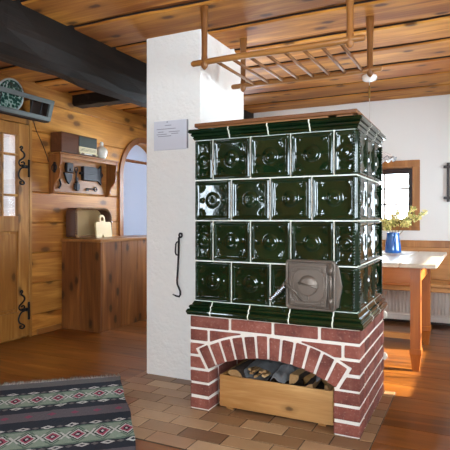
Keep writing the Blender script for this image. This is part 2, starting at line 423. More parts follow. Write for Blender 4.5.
# arched alcove cut into the log wall
cb = MB(); pts = [(ay - ar, .5), (ay + ar - .002, .5)] + arc(ay, az, ar - .001, 0, 180, 32)
cb.prism(pts, 'x', XL - .4, XL + .1)
cb.box(XL - .5, XL + .1, -3.4, -2.2, .95, 1.95)
cb.box(XL - .5, XL - .1, DOOR[0], DOOR[1], -.1, 1.935)
cut = cb.build('cutter', 'plaster'); md = wl.modifiers.new('cut', 'BOOLEAN'); md.operation = 'DIFFERENCE'; md.object = cut; md.solver = 'EXACT'
dg = bpy.context.evaluated_depsgraph_get(); me2 = bpy.data.meshes.new_from_object(wl.evaluated_get(dg))
wl.modifiers.clear(); wl.data = me2; bpy.data.objects.remove(cut)
struct(wl, 'honey pine log wall with the door and the hanging shelf', 'wall')

WIN = (.25, .845, .99, 1.60)            # visible window in the back wall
WIN_W = (-1.75, -.85, .95, 1.85)        # behind the chimney
b = MB()
box_with_holes(b, XL - T, XR + T, -.06, 2.42, [WIN, WIN_W], lambda a, c, z0, z1: b.box(a, c, YB, YB + .18, z0, z1))
struct(b.build('wall_back', 'plaster_flat'), 'white plastered wall behind the dining table and bench', 'wall')
WIN_FILL_R = (-1.9, -.5, .9, 1.8); WIN_R2 = (1.02, 2.30, .70, 1.60)  # the nearer opening is unseen, added for fill light
b = MB()
box_with_holes(b, YF - T, YB, -.06, 2.42, [WIN_FILL_R, WIN_R2], lambda a, c, z0, z1: b.box(XR, XR + T, a, c, z0, z1))
struct(b.build('wall_right', 'plaster_flat'), 'white plastered side wall to the right of the table', 'wall')
WIN_FILL_L = (-3.4, -2.2, .95, 1.95); WIN_F1 = (-2.1, -1.66, 1.0, 1.74); WIN_FILL_F = (.55, 2.45, .85, 2.0)  # left opening and wide front opening are unseen, added for fill light
b = MB()
box_with_holes(b, XL - T, XR + T, -.06, 2.42, [WIN_F1, WIN_FILL_F], lambda a, c, z0, z1: b.box(a, c, YF - T, YF, z0, z1))
struct(b.build('wall_front', 'wall_wood'), 'pine wall with windows on the near side of the room', 'wall')

# ceiling: lapped boards with waney edges, lap shade put into their colour
b = MB(); y = .91 - .43 * 12
b.box(XL - T, XR + T, YF - T, YB + .18, 2.365, 2.42, 0, 0)
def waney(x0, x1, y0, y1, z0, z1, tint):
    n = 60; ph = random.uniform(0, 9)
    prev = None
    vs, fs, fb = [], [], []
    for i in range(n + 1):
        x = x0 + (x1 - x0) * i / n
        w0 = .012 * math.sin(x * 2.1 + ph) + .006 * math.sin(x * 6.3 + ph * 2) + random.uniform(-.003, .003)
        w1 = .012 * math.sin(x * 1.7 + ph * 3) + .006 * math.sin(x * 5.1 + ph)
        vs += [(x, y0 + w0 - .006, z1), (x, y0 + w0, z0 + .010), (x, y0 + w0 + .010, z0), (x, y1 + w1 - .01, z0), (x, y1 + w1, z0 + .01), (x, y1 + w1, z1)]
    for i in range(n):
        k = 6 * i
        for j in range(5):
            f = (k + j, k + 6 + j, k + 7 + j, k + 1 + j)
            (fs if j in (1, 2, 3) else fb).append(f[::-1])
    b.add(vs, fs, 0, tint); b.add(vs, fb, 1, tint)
while y < YB:
    for xa, xb in ((XL - .02, XR),):
        b.box(xa, xb, y + .30, min(y + .46, YB), 2.322, 2.366, .002, 0)
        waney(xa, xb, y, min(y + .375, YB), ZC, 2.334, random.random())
    y += .43
cl = struct(b.build('ceiling', ['ceil_wood', 'shaded_edge_bark'], fix=True), 'lapped pine board ceiling with waney edges coloured dark for shade', 'ceiling')

# smoked beams
def beam(name, sec, ax, d0, d1, label, n=26, amp=.012):
    b = MB(); vs, fs = [], []; k = len(sec)
    for i in range(n + 1):
        d = d0 + (d1 - d0) * i / n
        for j, (p, q) in enumerate(sec):
            jit = 0 if i in (0, n) or q > 2.31 else 1
            p2, q2 = p + jit * random.uniform(-amp, amp), q + jit * random.uniform(-amp, amp)
            vs.append((p2, d, q2) if ax == 'y' else (d, p2, q2))
    for i in range(n):
        for j in range(k): fs.append((i * k + j, i * k + (j + 1) % k, (i + 1) * k + (j + 1) % k, (i + 1) * k + j))
    fs.append(tuple(range(k))); fs.append(tuple(n * k + j for j in range(k)))
    b.add(vs, fs, 0, .4)
    return struct(b.build(name, 'beam_wood', fix=True), label, 'beam')
beam('ceiling_beam', [(-.93, 2.335), (-.93, 2.13), (-.955, 2.05), (-1.0, 2.015), (-1.12, 2.015), (-1.17, 2.05), (-1.2, 2.13), (-1.2, 2.335)], 'y', YF, YB,
     'long smoke-blackened ceiling beam running from the near left into the chimney')
beam('cross_beam', [(1.40, 2.335), (1.40, 2.215), (1.42, 2.195), (1.55, 2.195), (1.57, 2.215), (1.57, 2.335)], 'x', XL, -1.17,
     'short blackened cross beam between the log wall and the long beam', 10, .004)

# chimney
def rounded_block(x0, x1, y0, y1, z0, z1, r):
    b = MB(); bm = bmesh.new()
    bmesh.ops.create_cube(bm, size=1, matrix=Matrix.Translation(((x0 + x1) / 2, (y0 + y1) / 2, (z0 + z1) / 2)) @ Matrix.Diagonal((x1 - x0, y1 - y0, z1 - z0, 1)))
    ed = [e for e in bm.edges if abs(e.verts[0].co.z - e.verts[1].co.z) > .1]
    bmesh.ops.bevel(bm, geom=ed, offset=r, segments=4, affect='EDGES', profile=.5)
    b.from_bm(bm, 0, .5); bm.free(); return b
struct(rounded_block(-.613, -.183, .4, 1.09, 0, 2.333, .012).build('chimney', 'plaster'), 'rough white plastered chimney rising behind the tiled stove', 'chimney')

# baseboards
b = MB(); b.box(XL, XL + .018, DOOR[1] + .07, 1.24, 0, .05, .004)
struct(b.build('baseboard_left', 'shelf_wood'), 'low pine baseboard between the door and the cabinet', 'baseboard')
b = MB(); b.box(XL, XR, YB - .02, YB, 0, .085, .004)
struct(b.build('baseboard_back', 'sash_wood'), 'dark brown baseboard under the radiator', 'baseboard')

# ------------------------------------------------------------------ windows
def window(name, win, face, label, cols=2, rows=3, bars=True):
    """face: 'b' back wall, 'f' front wall, 'r' right wall; win = (u0,u1,z0,z1)"""
    u0, u1, z0, z1 = win; tw, td = .068, .022
    s = {'b': 1, 'f': -1, 'r': 1, 'l': -1}[face]; w = {'b': YB, 'f': YF, 'r': XR, 'l': XL}[face]
    def bx(b, ua, ub, da, db, za, zb, bev=.003, mi=0, tint=None):
        da, db = w + s * da, w + s * db
        if face in 'rl': b.box(min(da, db), max(da, db), ua, ub, za, zb, bev, mi, tint)
        else: b.box(ua, ub, min(da, db), max(da, db), za, zb, bev, mi, tint)
    loc = {'r': (w, (u0 + u1) / 2, z0), 'l': (w, (u0 + u1) / 2, z0)}.get(face, ((u0 + u1) / 2, w, z0))
    t = sthing(name, label, 'window', loc)
    b = MB()
    bx(b, u0 - tw, u0, -td, 0, z0 - .0, z1); bx(b, u1, u1 + tw, -td, 0, z0, z1)
    bx(b, u0 - tw, u1 + tw, -td, 0, z1, z1 + tw); bx(b, u0 - tw, u1 + tw, -td, 0, z0 - .045, z0)
    b.build('window_frame', 'trim_wood', t)
    b = MB()                                    # lining of the reveal
    bx(b, u0, u0 + .008, 0, .16, z0, z1, 0); bx(b, u1 - .008, u1, 0, .16, z0, z1, 0)
    bx(b, u0, u1, 0, .16, z1 - .008, z1, 0); bx(b, u0, u1, 0, .16, z0, z0 + .02, 0)
    b.build('reveal', 'trim_wood', t)
    b = MB(); fw = .045; d0, d1 = .075, .125
    a0, a1, c0, c1 = u0 + .008, u1 - .008, z0 + .02, z1 - .008
    bx(b, a0, a0 + fw, d0, d1, c0, c1); bx(b, a1 - fw, a1, d0, d1, c0, c1)
    bx(b, a0 + fw, a1 - fw, d0, d1, c1 - fw * 1.2, c1); bx(b, a0 + fw, a1 - fw, d0, d1, c0, c0 + fw * 1.2)
    sash = b.build('sash', 'sash_wood', t)
    b = MB(); gx0, gx1, gz0, gz1 = a0 + fw, a1 - fw, c0 + fw, c1 - fw
    for i in range(1, cols):
        u = gx0 + (gx1 - gx0) * i / cols; bx(b, u - .011, u + .011, d0 + .010, d1 - .012, gz0, gz1, .001)
    for i in range(1, rows):
        z = gz0 + (gz1 - gz0) * i / rows; bx(b, gx0, gx1, d0 + .010, d1 - .012, z - .011, z + .011, .001)
    b.build('glazing_bar', 'radiator', sash)
    b = MB(); bx(b, gx0 - .01, gx1 + .01, d0 + .028, d0 + .032, gz0 - .01, gz1 + .01, 0)
    b.build('pane', 'glass', sash)
    return t
window('window_1', WIN, 'b', 'small pine-trimmed window with dark sash above the dining table', 2, 3)
window('window_2', WIN_W, 'b', 'window behind the white chimney')
window('fill_window_right', WIN_FILL_R, 'r', 'unseen window added in the white side wall for fill light', 3, 3)
window('window_4', WIN_F1, 'f', 'window near the corner with the log wall')
window('fill_window_front', WIN_FILL_F, 'f', 'window added for fill light in the pine wall opposite the stove', 3, 3)
window('fill_window_left', WIN_FILL_L, 'l', 'fill-light window added in the log wall on the near side of the door', 4, 3)
window('window_7', WIN_R2, 'r', 'window at the end of the dining table', 3, 3)

# ------------------------------------------------------------------ door
dn = sthing('door_1', 'honey pine door with small curtained panes and black scroll hinges', 'door', (XL, .38, 0))
LY0, LY1, LZ0, LZ1 = -.04, .838, .02, 1.905
xf, xb_ = XL + .012, XL - .034
b = MB()                                         # leaf: stiles, rails, muntins
sx = [(-.04, .075), (.722, LY1)]
for a, c in sx: b.box(xb_, xf, a, c, LZ0, LZ1, .003)
for za, zb in ((LZ0, .245), (.955, 1.09), (1.80, LZ1)): b.box(xb_, xf, .075, .722, za, zb, .003)
cols = [.075, .225, .395, .562, .722]
for y0 in cols[1:-1]: b.box(xb_ + .006, xf - .006, y0 - .009, y0 + .009, 1.09, 1.80, .003)
for z0 in (1.272, 1.628): b.box(xb_ + .008, xf - .008, .075, .722, z0 - .010, z0 + .010, .003)
leaf = b.build('leaf', 'door_wood', dn)
b = MB(); b.box(xb_ + .012, xf - .018, .06, .735, .235, .965, 0)
b.prism([(.10, .27), (.70, .27), (.70, .93), (.10, .93)], 'x', xf - .02, xf - .010, bev=.006)
b.build('panel', 'door_wood', leaf)
b = MB(); b.box(XL - .012, XL - .008, .07, .73, 1.08, 1.81, 0); b.build('pane', 'glass', leaf)
b = MB(); vs, fs = [], []
for i in range(61):
    yy = .06 + .68 * i / 60
    xx = XL - .045 + .010 * math.sin(yy * 70) + .004 * math.sin(yy * 31)
    vs += [(xx, yy, 1.07), (xx, yy, 1.82)]
for i in range(60): fs.append((2 * i, 2 * i + 2, 2 * i + 3, 2 * i + 1))
b.add(vs, fs, 0, .5, True); b.build('curtain', 'curtain', leaf)
b = MB()                                         # casing
b.box(XL - T, XL + .016, LY1 + .004, .872, 0, 1.955, .003); b.box(XL - T, XL + .016, -.082, LY0 - .004, 0, 1.955, .003)
b.box(XL - T, XL + .016, LY0 - .004, LY1 + .004, LZ1 + .005, 1.955, .003)
b.box(XL - T, XL - .02, -.075, .865, 0, .018, .002)
for ya in (-.075, .825): b.box(XL - .06, XL - .036, ya, ya + .04, 0, 1.95, .002)
b.box(XL - .06, XL - .036, -.07, .86, 1.895, 1.95, .002); b.box(XL - .07, XL - .036, -.07, .86, 0, .04, .002)
b.build('door_frame', 'door_wood', dn)
def hinge(zc):
    b = MB(); x = xf + .006; y0 = .783
    up = [(83, 100), (86, 94), (91, 93), (93, 99), (87, 107), (92, 112), (99, 118), (102, 128), (98, 138), (88, 147), (80, 155), (79, 165), (86, 173), (96, 172)]
    dn_ = [(96, 178), (86, 186), (80, 198), (77, 212), (82, 226), (92, 233), (100, 240), (99, 248), (91, 251), (83, 246), (84, 239), (89, 240)]
    curl = [(88, 160), (96, 156), (101, 162), (97, 170), (89, 169)]
    for L_ in (up, dn_, curl):
        P_ = [Vector((x, LY1 - .027 - (112 - u) / 4.1 * .0112, zc - (v - 175) / 4.1 * .0087)) for u, v in L_]
        sm = []
        for q in range(len(P_) - 1):                # smooth the scroll
            a, p, c, d = P_[max(q - 1, 0)], P_[q], P_[q + 1], P_[min(q + 2, len(P_) - 1)]
            for w_ in (0, .25, .5, .75): sm.append(.5 * (2 * p + (c - a) * w_ + (2 * a - 5 * p + 4 * c - d) * w_ ** 2 + (3 * p - a - 3 * c + d) * w_ ** 3))
        sm.append(P_[-1]); b.tube(sm, .0085, 6, flat=.8)
    b.box(x - .006, x + .006, y0 - .01, y0 + .035, zc - .014, zc + .014, .003)
    b.ball((x + .004, y0 - .02, zc), .018)
    h = b.build('hinge', 'iron', dn)
    b = MB(); b.tube([(x + .01, LY1 - .016, zc - .075), (x + .01, LY1 - .016, zc + .05)], .010, 10)
    b.ball((x + .01, LY1 - .016, zc - .082), .012); b.ball((x + .01, LY1 - .016, zc + .057), .011)
    b.build('hinge_pin', 'iron', h)
hinge(1.53); hinge(.255)

# ------------------------------------------------------------------ arched alcove
al = sthing('backlit_arch', 'arched pine frame with pale frosted panes added for brightness beside the cabinet', 'window', (XL, ay, .5))
ro = .485
outer = arc(ay, az, ro, 0, 180, 36); inner = arc(ay, az, ar, 180, 0, 36)
b = MB()
pts = [(ay + ar, .5), (min(ay + ro, YB), .5)] + [(min(p, YB), q) for p, q in outer] + [(ay - ro, .5), (ay - ar, .5)] + inner
clean = []
for p in pts:
    if not clean or (abs(p[0] - clean[-1][0]) + abs(p[1] - clean[-1][1])) > 1e-4: clean.append(p)
b.prism(clean, 'x', XL - .002, XL + .022)
b.build('arch_frame', 'arch_wood', al)
b = MB(); L = [(ay - ar, .5)] + arc(ay, az, ar, 180, 0, 36) + [(ay + ar, .5)]
vs = []; fs = []
for p, q in L: vs += [(XL, p, q), (XL - .135, p, q)]
for i in range(len(L) - 1): fs.append((2 * i, 2 * i + 1, 2 * i + 3, 2 * i + 2))
b.add(vs, fs); b.build('lining', 'arch_wood', al)
b = MB(); b.prism([(ay - ar, .5), (ay + ar, .5)] + arc(ay, az, ar, 0, 180, 36)[1:-1] + [(ay - ar, az)], 'x', XL - .139, XL - .134)
b.build('pane', 'translucent', al)  # see-through back, added so daylight brightens the arch
b = MB(); pth = [(XL - .02, ay - ar + .02 + (2 * ar - .06) * i / 90, 1.745) for i in range(91)]
b.tube(pth, [.014 + .005 * math.sin(i * 1.9) for i in range(91)], 8)
b.build('beaded_rail', 'arch_wood', al)

# ------------------------------------------------------------------ tiled stove
S_ = .225; W_, D_ = .9, .675; ZB = .606; ZT = ZB + 4 * S_
st = thing('tiled_stove', 'dark green glazed tile stove on a red brick base with arched wood niche', 'stove', (.45, .3375, .006))
E_ = .02; BX0, BX1, BY0, BY1, BH = -E_, W_ + E_, -E_, D_ + E_, .532
cw = BH / 7; g = .0074
acx, acz, ri, rou = .447, -.39, .72, .838
px0, px1 = .098, .79
def zin(x): return acz + math.sqrt(max(ri * ri - (x - acx) ** 2, 0))
# mortar body with the niche
b = MB()
out = [(BX0 + .005, 0.006), (px0 - .004, 0.006), (px0 - .004, zin(px0))]
out += [(acx + (ri + .003) * math.sin(a), acz + (ri + .003) * math.cos(a)) for a in [math.radians(-28.2 + 56.4 * i / 24) for i in range(25)]]
out += [(px1 + .004, zin(px1)), (px1 + .004, 0.006), (BX1 - .005, 0.006), (BX1 - .005, BH), (BX0 + .005, BH)]
b.prism(out, 'y', BY0 + .005, BY0 + .115, 0, .5)
b.box(BX0 + .005, px0 - .004, BY0 + .115, BY1 - .005, .006, BH, 0, 0)
b.box(px1 + .004, BX1 - .005, BY0 + .115, BY1 - .005, .006, BH, 0, 0)
b.box(px0 - .004, px1 + .004, BY1 - .1, BY1 - .005, .006, BH, 0, 0)
b.box(px0 - .004, px1 + .004, BY0 + .115, BY1 - .1, .42, BH, 0, 0)
for (lz, ly) in ((.485, BY1 + .002), (.235, BY1 + .002)):      # two mortar lumps at the far corner
    b.ball((BX1 + .002, ly - .005, lz), .020, 0, .5, (.9, .8, 1.25))
base = b.build('brick_base', 'mortar', st)
# bricks
b = MB()
def brick(x0, x1, y0, y1, z0, z1):
    r = Matrix.Rotation(random.uniform(-.006, .006), 3, 'Y') 
    b.box(x0, x1, y0, y1, z0, z1, .004, 0, None, r)
nv = 12; half = math.degrees(math.asin((px1 - px0) / 2 / ri)) + 1.2
R_ = rou + .011; ha = math.radians(half); zk = acz + R_ * math.cos(ha)
def flank(z):
    """distance from the arch's axis to the back of the arch, or to its skewback lower down"""
    if z > zk: return math.sqrt(max(R_ * R_ - (z - acz) ** 2, 0))
    return max((z - acz) * math.tan(ha) + .012, 0)
def above_arch(x0, x1, z0, z1):
    n = 8
    if z1 < .40:                              # flank bricks: the edge towards the arch follows it
        zz = [z0 + (z1 - z0) * i / n for i in range(n + 1)]
        if x1 > acx:
            e = [(max(x0, acx + flank(z)), z) for z in zz]
            if x1 - max(p[0] for p in e) < .012: return None
            if all(abs(p[0] - x0) < 1e-6 for p in e): return [(x0, z0), (x1, z0), (x1, z1), (x0, z1)]
            return [(x1, z1)] + e[::-1] + [(x1, z0)]
        e = [(min(x1, acx - flank(z)), z) for z in zz]
        if min(p[0] for p in e) - x0 < .012: return None
        if all(abs(p[0] - x1) < 1e-6 for p in e): return [(x0, z0), (x1, z0), (x1, z1), (x0, z1)]
        return [(x0, z0)] + e + [(x0, z1)]
    bz = lambda x: max(z0, acz + math.sqrt(max(R_ * R_ - (x - acx) ** 2, 0)))
    m = 40; e = [(x0 + (x1 - x0) * i / m, bz(x0 + (x1 - x0) * i / m)) for i in range(m + 1)]
    e = [p for p in e if p[1] < z1 - .006]
    if len(e) < 4: return None
    if all(p[1] < z0 + 1e-6 for p in e): return [(x0, z0), (x1, z0), (x1, z1), (x0, z1)]
    return e + [(e[-1][0], z1), (e[0][0], z1)]
for k in range(7):
    z0, z1 = k * cw + g + (.006 if k == 0 else 0), (k + 1) * cw - g
    segs = []
    if z1 < .255:
        segs = [(BX0, px0), (px1, BX1)]
    elif z1 < .40: segs = [(BX0, acx), (acx, BX1)]
    else:
        xs = [BX0]; x = BX0 + (.115 if k % 2 else .245)
        while x < BX1 - .06: xs.append(x); x += .247
        xs.append(BX1); segs = list(zip(xs, xs[1:]))
    for x0, x1 in segs:
        e0 = 0 if x0 in (BX0,) or z1 < .255 else g; e1 = 0 if x1 in (BX1,) or z1 < .255 else g
        jz = random.uniform(-.002, .002)
        poly = [(x0 + e0, z0 + jz), (x1 - e1, z0 + jz), (x1 - e1, z1 + jz), (x0 + e0, z1 + jz)]
        if z1 > .255:
            poly = above_arch(poly[0][0], poly[1][0], z0 + jz, z1 + jz)
            if poly is None: continue
        if len(poly) == 4 and abs(poly[0][1] - poly[1][1]) < 1e-6 and abs(poly[2][1] - poly[3][1]) < 1e-6 and abs(poly[0][0] - poly[3][0]) < 1e-6:
            depth = .115 if (k % 2 == 0 or x1 < .5 or z1 > .255) else .115
            brick(poly[0][0], poly[1][0], BY0 + random.uniform(-.0015, .001), BY0 + depth, poly[0][1], poly[2][1])
        else:
            b.prism(poly, 'y', BY0 - .0005, BY0 + .11, 0, None, .003)
    # flanks: right one in view, left one and the niche cheeks alike
    for (xa, xb2) in ((px1, BX1), (BX0, px0)):
        y = BY0 + .115 if k % 2 == 0 else BY0 + .115
        ln = .24 if k % 2 == 0 else .115
        y += 2 * g
        while y < BY1 - .02:
            y2 = min(y + ln, BY1)
            brick(xa + (0 if k < 3 or xa != px1 else 0), xb2, y, y2, z0, z1); y = y2 + 2 * g; ln = .24
for i in range(nv):
    a0 = math.radians(-half + 2 * half * i / nv); a1 = math.radians(-half + 2 * half * (i + 1) / nv)
    def P(r, a): return (acx + r * math.sin(a), acz + r * math.cos(a))
    gi, go = .0068 / ri, .0075 / rou
    jr = random.uniform(-.004, .004)
    b.prism([P(ri, a0 + gi), P(ri, a1 - gi), P(rou + jr, a1 - go), P(rou + jr, a0 + go)], 'y', BY0 - .002, BY0 + .118, 0, None, .004)
b.build('brickwork', 'brick', base)
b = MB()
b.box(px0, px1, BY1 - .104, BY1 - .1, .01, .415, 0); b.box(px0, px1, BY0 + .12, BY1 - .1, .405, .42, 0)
b.build('niche_lining', 'niche_dark', base)

def sweep(prof, x0, x1, y0, y1):
    """closed mitred moulding round a rectangle; prof = [(outset, z)]"""
    b = MB(); vs, fs = [], []; n = len(prof)
    for e, z in prof: vs += [(x0 - e, y0 - e, z), (x1 + e, y0 - e, z), (x1 + e, y1 + e, z), (x0 - e, y1 + e, z)]
    for i in range(n - 1):
        for j in range(4): fs.append((4 * i + j, 4 * i + (j + 1) % 4, 4 * i + 4 + (j + 1) % 4, 4 * i + 4 + j))
    fs.append((0, 1, 2, 3)); fs.append(tuple(4 * (n - 1) + j for j in range(4)))
    return b.add(vs, fs, 0, .5), prof
def round_prof(pts, n=4):
    return pts
def bulge(z0, z1, e0, e1, n=7): return [(e0 + (e1) * math.sin(PI * i / n), z0 + (z1 - z0) * i / n) for i in range(n + 1)]
def joints(b, prof, xs, ys):
    for x in xs:
        p2 = [(-(e + .0012), z) for e, z in prof]
        b.prism([(q, z) for q, z in p2] + [(.02, prof[-1][1]), (.02, prof[0][1])], 'x', x - .003, x + .003, 1, .5)
    for y in ys:
        p2 = [(W_ + e + .0012, z) for e, z in prof]
        b.prism([(q, z) for q, z in p2] + [(W_ - .02, prof[-1][1]), (W_ - .02, prof[0][1])], 'y', y - .003, y + .003, 1, .5)
# foot moulding
pf = [(.018, BH - .002), (.034, BH)] + bulge(BH + .002, BH + .03, .032, .007, 6) + [(.026, BH + .032)] + bulge(BH + .034, BH + .052, .022, .005, 5) + [(.013, BH + .055), (.006, ZB - .004), (.002, ZB)]
b, pr_ = sweep(pf, 0, W_, 0, D_); joints(b, pf, [.112, .338, .563, .788], [.225, .45]); b.build('foot_moulding', ['glaze', 'grout'], st, fix=True)
pc = [(.002, ZT), (.006, ZT + .004)] + bulge(ZT + .006, ZT + .018, .006, .004, 4) + [(.014, ZT + .02)] + bulge(ZT + .022, ZT + .036, .014, .005, 5) + [(.026, ZT + .038)] + bulge(ZT + .04, ZT + .054, .026, .006, 5) + [(.03, ZT + .058), (-.03, ZT + .06)]
b, pr_ = sweep(pc, 0, W_, 0, D_); joints(b, pc[:-1], [.218, .443, .668], [.225, .45]); b.build('crown_moulding', ['glaze', 'grout'], st, fix=True)

def sst(x, a, c):
    t = min(max((x - a) / (c - a), 0), 1); return t * t * (3 - 2 * t)
def hgt(x, y, w, h):
    """relief of one stove tile of w x h metres at x, y"""
    d = min(x, w - x, y, h - y)
    rim = sst(d, 0, .004) * .015
    if w < .09 or h < .09: 
        inner = sst(d, .012, .020)
        z = rim - inner * .012
        ex, ey = (x - w / 2), (y - h / 2)
        for sy in (1, -1):
            a, c = ex, ey - sy * h * .24; r = math.hypot(a * 1.3, c)
            if r < .042: z += .003 * (1 - r / .042) * (.6 + .4 * math.cos(7 * math.atan2(c, a)))
        return z
    inner = sst(d, .014, .0205); z = rim - inner * .012
    ex, ey = x - w / 2, y - h / 2; r = math.hypot(ex, ey)
    z += inner * .0030 * (r / .1) ** 2
    R = .038
    if r < R + .012:
        z += .0075 * sst(R + .004 - r, 0, .010) + .0018 * math.cos(2 * PI * r / .013) * sst(R - r, 0, .008) + .004 * sst(.010 - r, 0, .008)
    for sx in (1, -1):                       # ornaments left and right of the rosette
        a, c = (ex * sx - .067), ey; q = (a / .017) ** 2 + (c / .013) ** 2
        if q < 1: z += .0028 * (1 - q) * (.7 + .3 * math.cos(a * 700))
    for sx in (1, -1):                       # corner leaves
        for sy in (1, -1):
            a, c = (w / 2 - .030) - ex * sx, (h / 2 - .030) - ey * sy
            if a > -.004 and c > -.004:
                rr = math.hypot(a, c); th = math.atan2(c, a)
                if rr < .040: z += .0036 * sst(.040 - rr, 0, .03) * (.55 + .45 * math.cos((th - PI / 4) * 11)) * sst(rr, .0, .012)
    return z
def tile(b, org, ux, nrm, w, h, n=40):
    nx = max(int(n * w / S_), 12); ny = n
    vs, fs = [], []; org, ux, nrm = Vector(org), Vector(ux), Vector(nrm); uz = Vector((0, 0, 1))
    for j in range(ny + 1):
        for i in range(nx + 1):
            x, y = w * i / nx, h * j / ny
            vs.append(org + ux * x + uz * y + nrm * (hgt(x, y, w, h) - .007))
    for j in range(ny):
        for i in range(nx):
            k = j * (nx + 1) + i; fs.append((k, k + 1, k + nx + 2, k + nx + 1))
    b.add(vs, fs, 0, None, True)
gt = .0030
b = MB(); b.box(.012, W_ - .012, .012, D_ - .012, ZB, ZT + .002, 0, 0)
for rrow in range(4):                         # raised joints between the tiles
    z0 = ZT - (rrow + 1) * S_
    b.box(.001, W_ - .001, .001, D_ - .001, z0 - gt, z0 + gt, 0, 0)
    for c in ([.5, 1.5, 2.5, 3.5] if rrow % 2 == 0 else [1, 2, 3]): b.box(c * S_ - gt, c * S_ + gt, .001, .013, z0, z0 + S_, 0, 0)
    for c in (1, 2): b.box(W_ - .013, W_ - .001, c * S_ - gt, c * S_ + gt, z0, z0 + S_, 0, 0)
core = b.build('tile_body', 'grout', st)
b = MB()
for rrow in range(4):                         # rrow 0 = top
    z0 = ZT - (rrow + 1) * S_
    cuts = [0, .5, 1.5, 2.5, 3.5, 4] if rrow % 2 == 0 else [0, 1, 2, 3, 4]
    for a, c in zip(cuts, cuts[1:]):
        l, r_ = a * S_ + (0 if a == 0 else gt), c * S_ - (0 if c == 4 else gt)
        tile(b, (l, 0, z0 + gt), (1, 0, 0), (0, -1, 0), r_ - l, S_ - 2 * gt)
    for k in range(3):
        l, r_ = k * S_ + (0 if k == 0 else gt), (k + 1) * S_ - (0 if k == 2 else gt)
        tile(b, (W_, l, z0 + gt), (0, 1, 0), (1, 0, 0), r_ - l, S_ - 2 * gt, 34)
        tile(b, (0, r_, z0 + gt), (0, -1, 0), (-1, 0, 0), r_ - l, S_ - 2 * gt, 14)
    for (cx, cy) in ((W_ - .014, -.0095), (.014, -.0095), (W_ + .0095, .014), (W_ + .0095, D_ - .014)):   # beaded corner strips
        for q in range(15):
            b.ball((cx, cy, z0 + .014 + q * .014), .0074, 0, .5, sub=2)
b.build('tile_glaze', 'glaze', core)
# lid board
b = MB(); zl = ZT + .06
b.box(.0, W_ + .004, -.012, D_, zl + .012, zl + .034, .004, 0)
b.box(.02, W_ - .14, -.004, .03, zl, zl + .013, .002, 0); b.box(W_ - .1, W_ - .02, -.002, .05, zl, zl + .013, .002, 0)
b.box(.02, W_ - .02, D_ - .06, D_ - .01, zl, zl + .013, .002, 0)
b.build('lid_board', 'lid_wood', st)
# iron fire door
def rrect(x0, x1, z0, z1, r, n=4):
    o = []
    for cx, cz, a in ((x1 - r, z1 - r, 0), (x0 + r, z1 - r, 90), (x0 + r, z0 + r, 180), (x1 - r, z0 + r, 270)):
        o += arc(cx, cz, r, a, a + 90, n)
    return o
dx0, dx1, dz0, dz1 = .545, .802, .608, .860; yd = -.0095
b = MB(); b.prism([(dx1 - .01, dz0 + .01), (dx1 + .012, dz0 + .02), (dx1 + .030, (dz0 + dz1) / 2), (dx1 + .012, dz1 - .03), (dx1 - .01, dz1 - .015)], 'y', yd - .006, yd + .006, 0, .5, .002)
b.prism(rrect(dx0, dx1, dz0, dz1, .018), 'y', yd - .012, yd + .008, 0, .5, .003)
fd = b.build('fire_door', 'stove_door', st)
b = MB(); path = [(x, yd - .014, z) for x, z in rrect(dx0 + .007, dx1 - .007, dz0 + .007, dz1 - .007, .014, 5)]
b.tube(path, .008, 8, closed=True); b.build('door_rim', 'stove_door', fd)
b = MB(); b.box(dx0 + .022, dx1 - .040, yd - .024, yd - .01, dz0 + .02, dz1 - .02, .004)
cx, cz = (dx0 + dx1 - .015) / 2, (dz0 + dz1) / 2
yy = yd - .025
for rr in (.094, .080):                       # raised lines of the relief
    oct_ = [(cx - rr, cz - rr + .03), (cx - rr + .03, cz - rr), (cx + rr - .03, cz - rr), (cx + rr, cz - rr + .03), (cx + rr, cz + rr - .03), (cx + rr - .03, cz + rr), (cx - rr + .03, cz + rr), (cx - rr, cz + rr - .03)]
    b.tube([(x, yy, z) for x, z in oct_], .0036, 6, closed=True)
for sx in (1, -1):
    for sz in (1, -1):
        b.tube([(cx + sx * (.078 + .011 * math.cos(a)), yy, cz + sz * (.078 + .011 * math.sin(a))) for a in [2 * PI * i / 12 for i in range(12)]], .003, 6, closed=True)
b.tube([(cx, yy, cz - .05), (cx, yy, cz - .085)], .003, 6)
b.build('door_plate', 'stove_door', fd)
b = MB(); rotm = Matrix.Rotation(PI / 2, 4, 'X')
b.lathe([(0, .012), (.030, .011), (.047, .006), (.05, 0), (.05, -.004)], (cx, yy, cz), 36, mat=rotm)
b.tube([(cx - .05 * math.cos(.18), yy - .013, cz + .012), (cx + .05 * math.cos(.18), yy - .013, cz - .010)], .005, 8)
b.prism([(cx + .046 * math.cos(a), cz + .046 * math.sin(a) - .004) for a in [math.radians(-192 + 184 * i / 20) for i in range(21)]], 'y', yy - .016, yy - .008, 0, .5, .002)
b.build('air_damper', 'stove_door', fd, fix=True)
b = MB()
b.tube([(dx1 - .022, yd - .026, dz0 + .012), (dx1 - .022, yd - .026, dz1 - .012)], .007, 10)
for zz in (dz0 + .05, dz1 - .05): b.tube([(dx1 - .022, yd - .026, zz - .02), (dx1 - .022, yd - .026, zz + .02)], .011, 10)
b.build('hinge', 'stove_door', fd)
b = MB(); b.tube([(dx0 + .09, yd - .028, .655), (dx0 + .055, yd - .034, .70), (dx0 + .005, yd - .045, .742)], [.004, .0065, .007], 8)
b.tube([(dx0 + .005, yd - .045, .742), (dx0 - .012, yd - .05, .72), (dx0 - .02, yd - .055, .69)], .006, 8)
lt = b.build('latch', 'stove_door', fd)
b = MB(); p0, p1 = Vector((dx0 + .002, yd - .05, .725)), Vector((dx0 - .062, yd - .085, .655)); ax = (p1 - p0).normalized(); u = ax.cross(Vector((0, 1, 0))).normalized(); w = ax.cross(u)
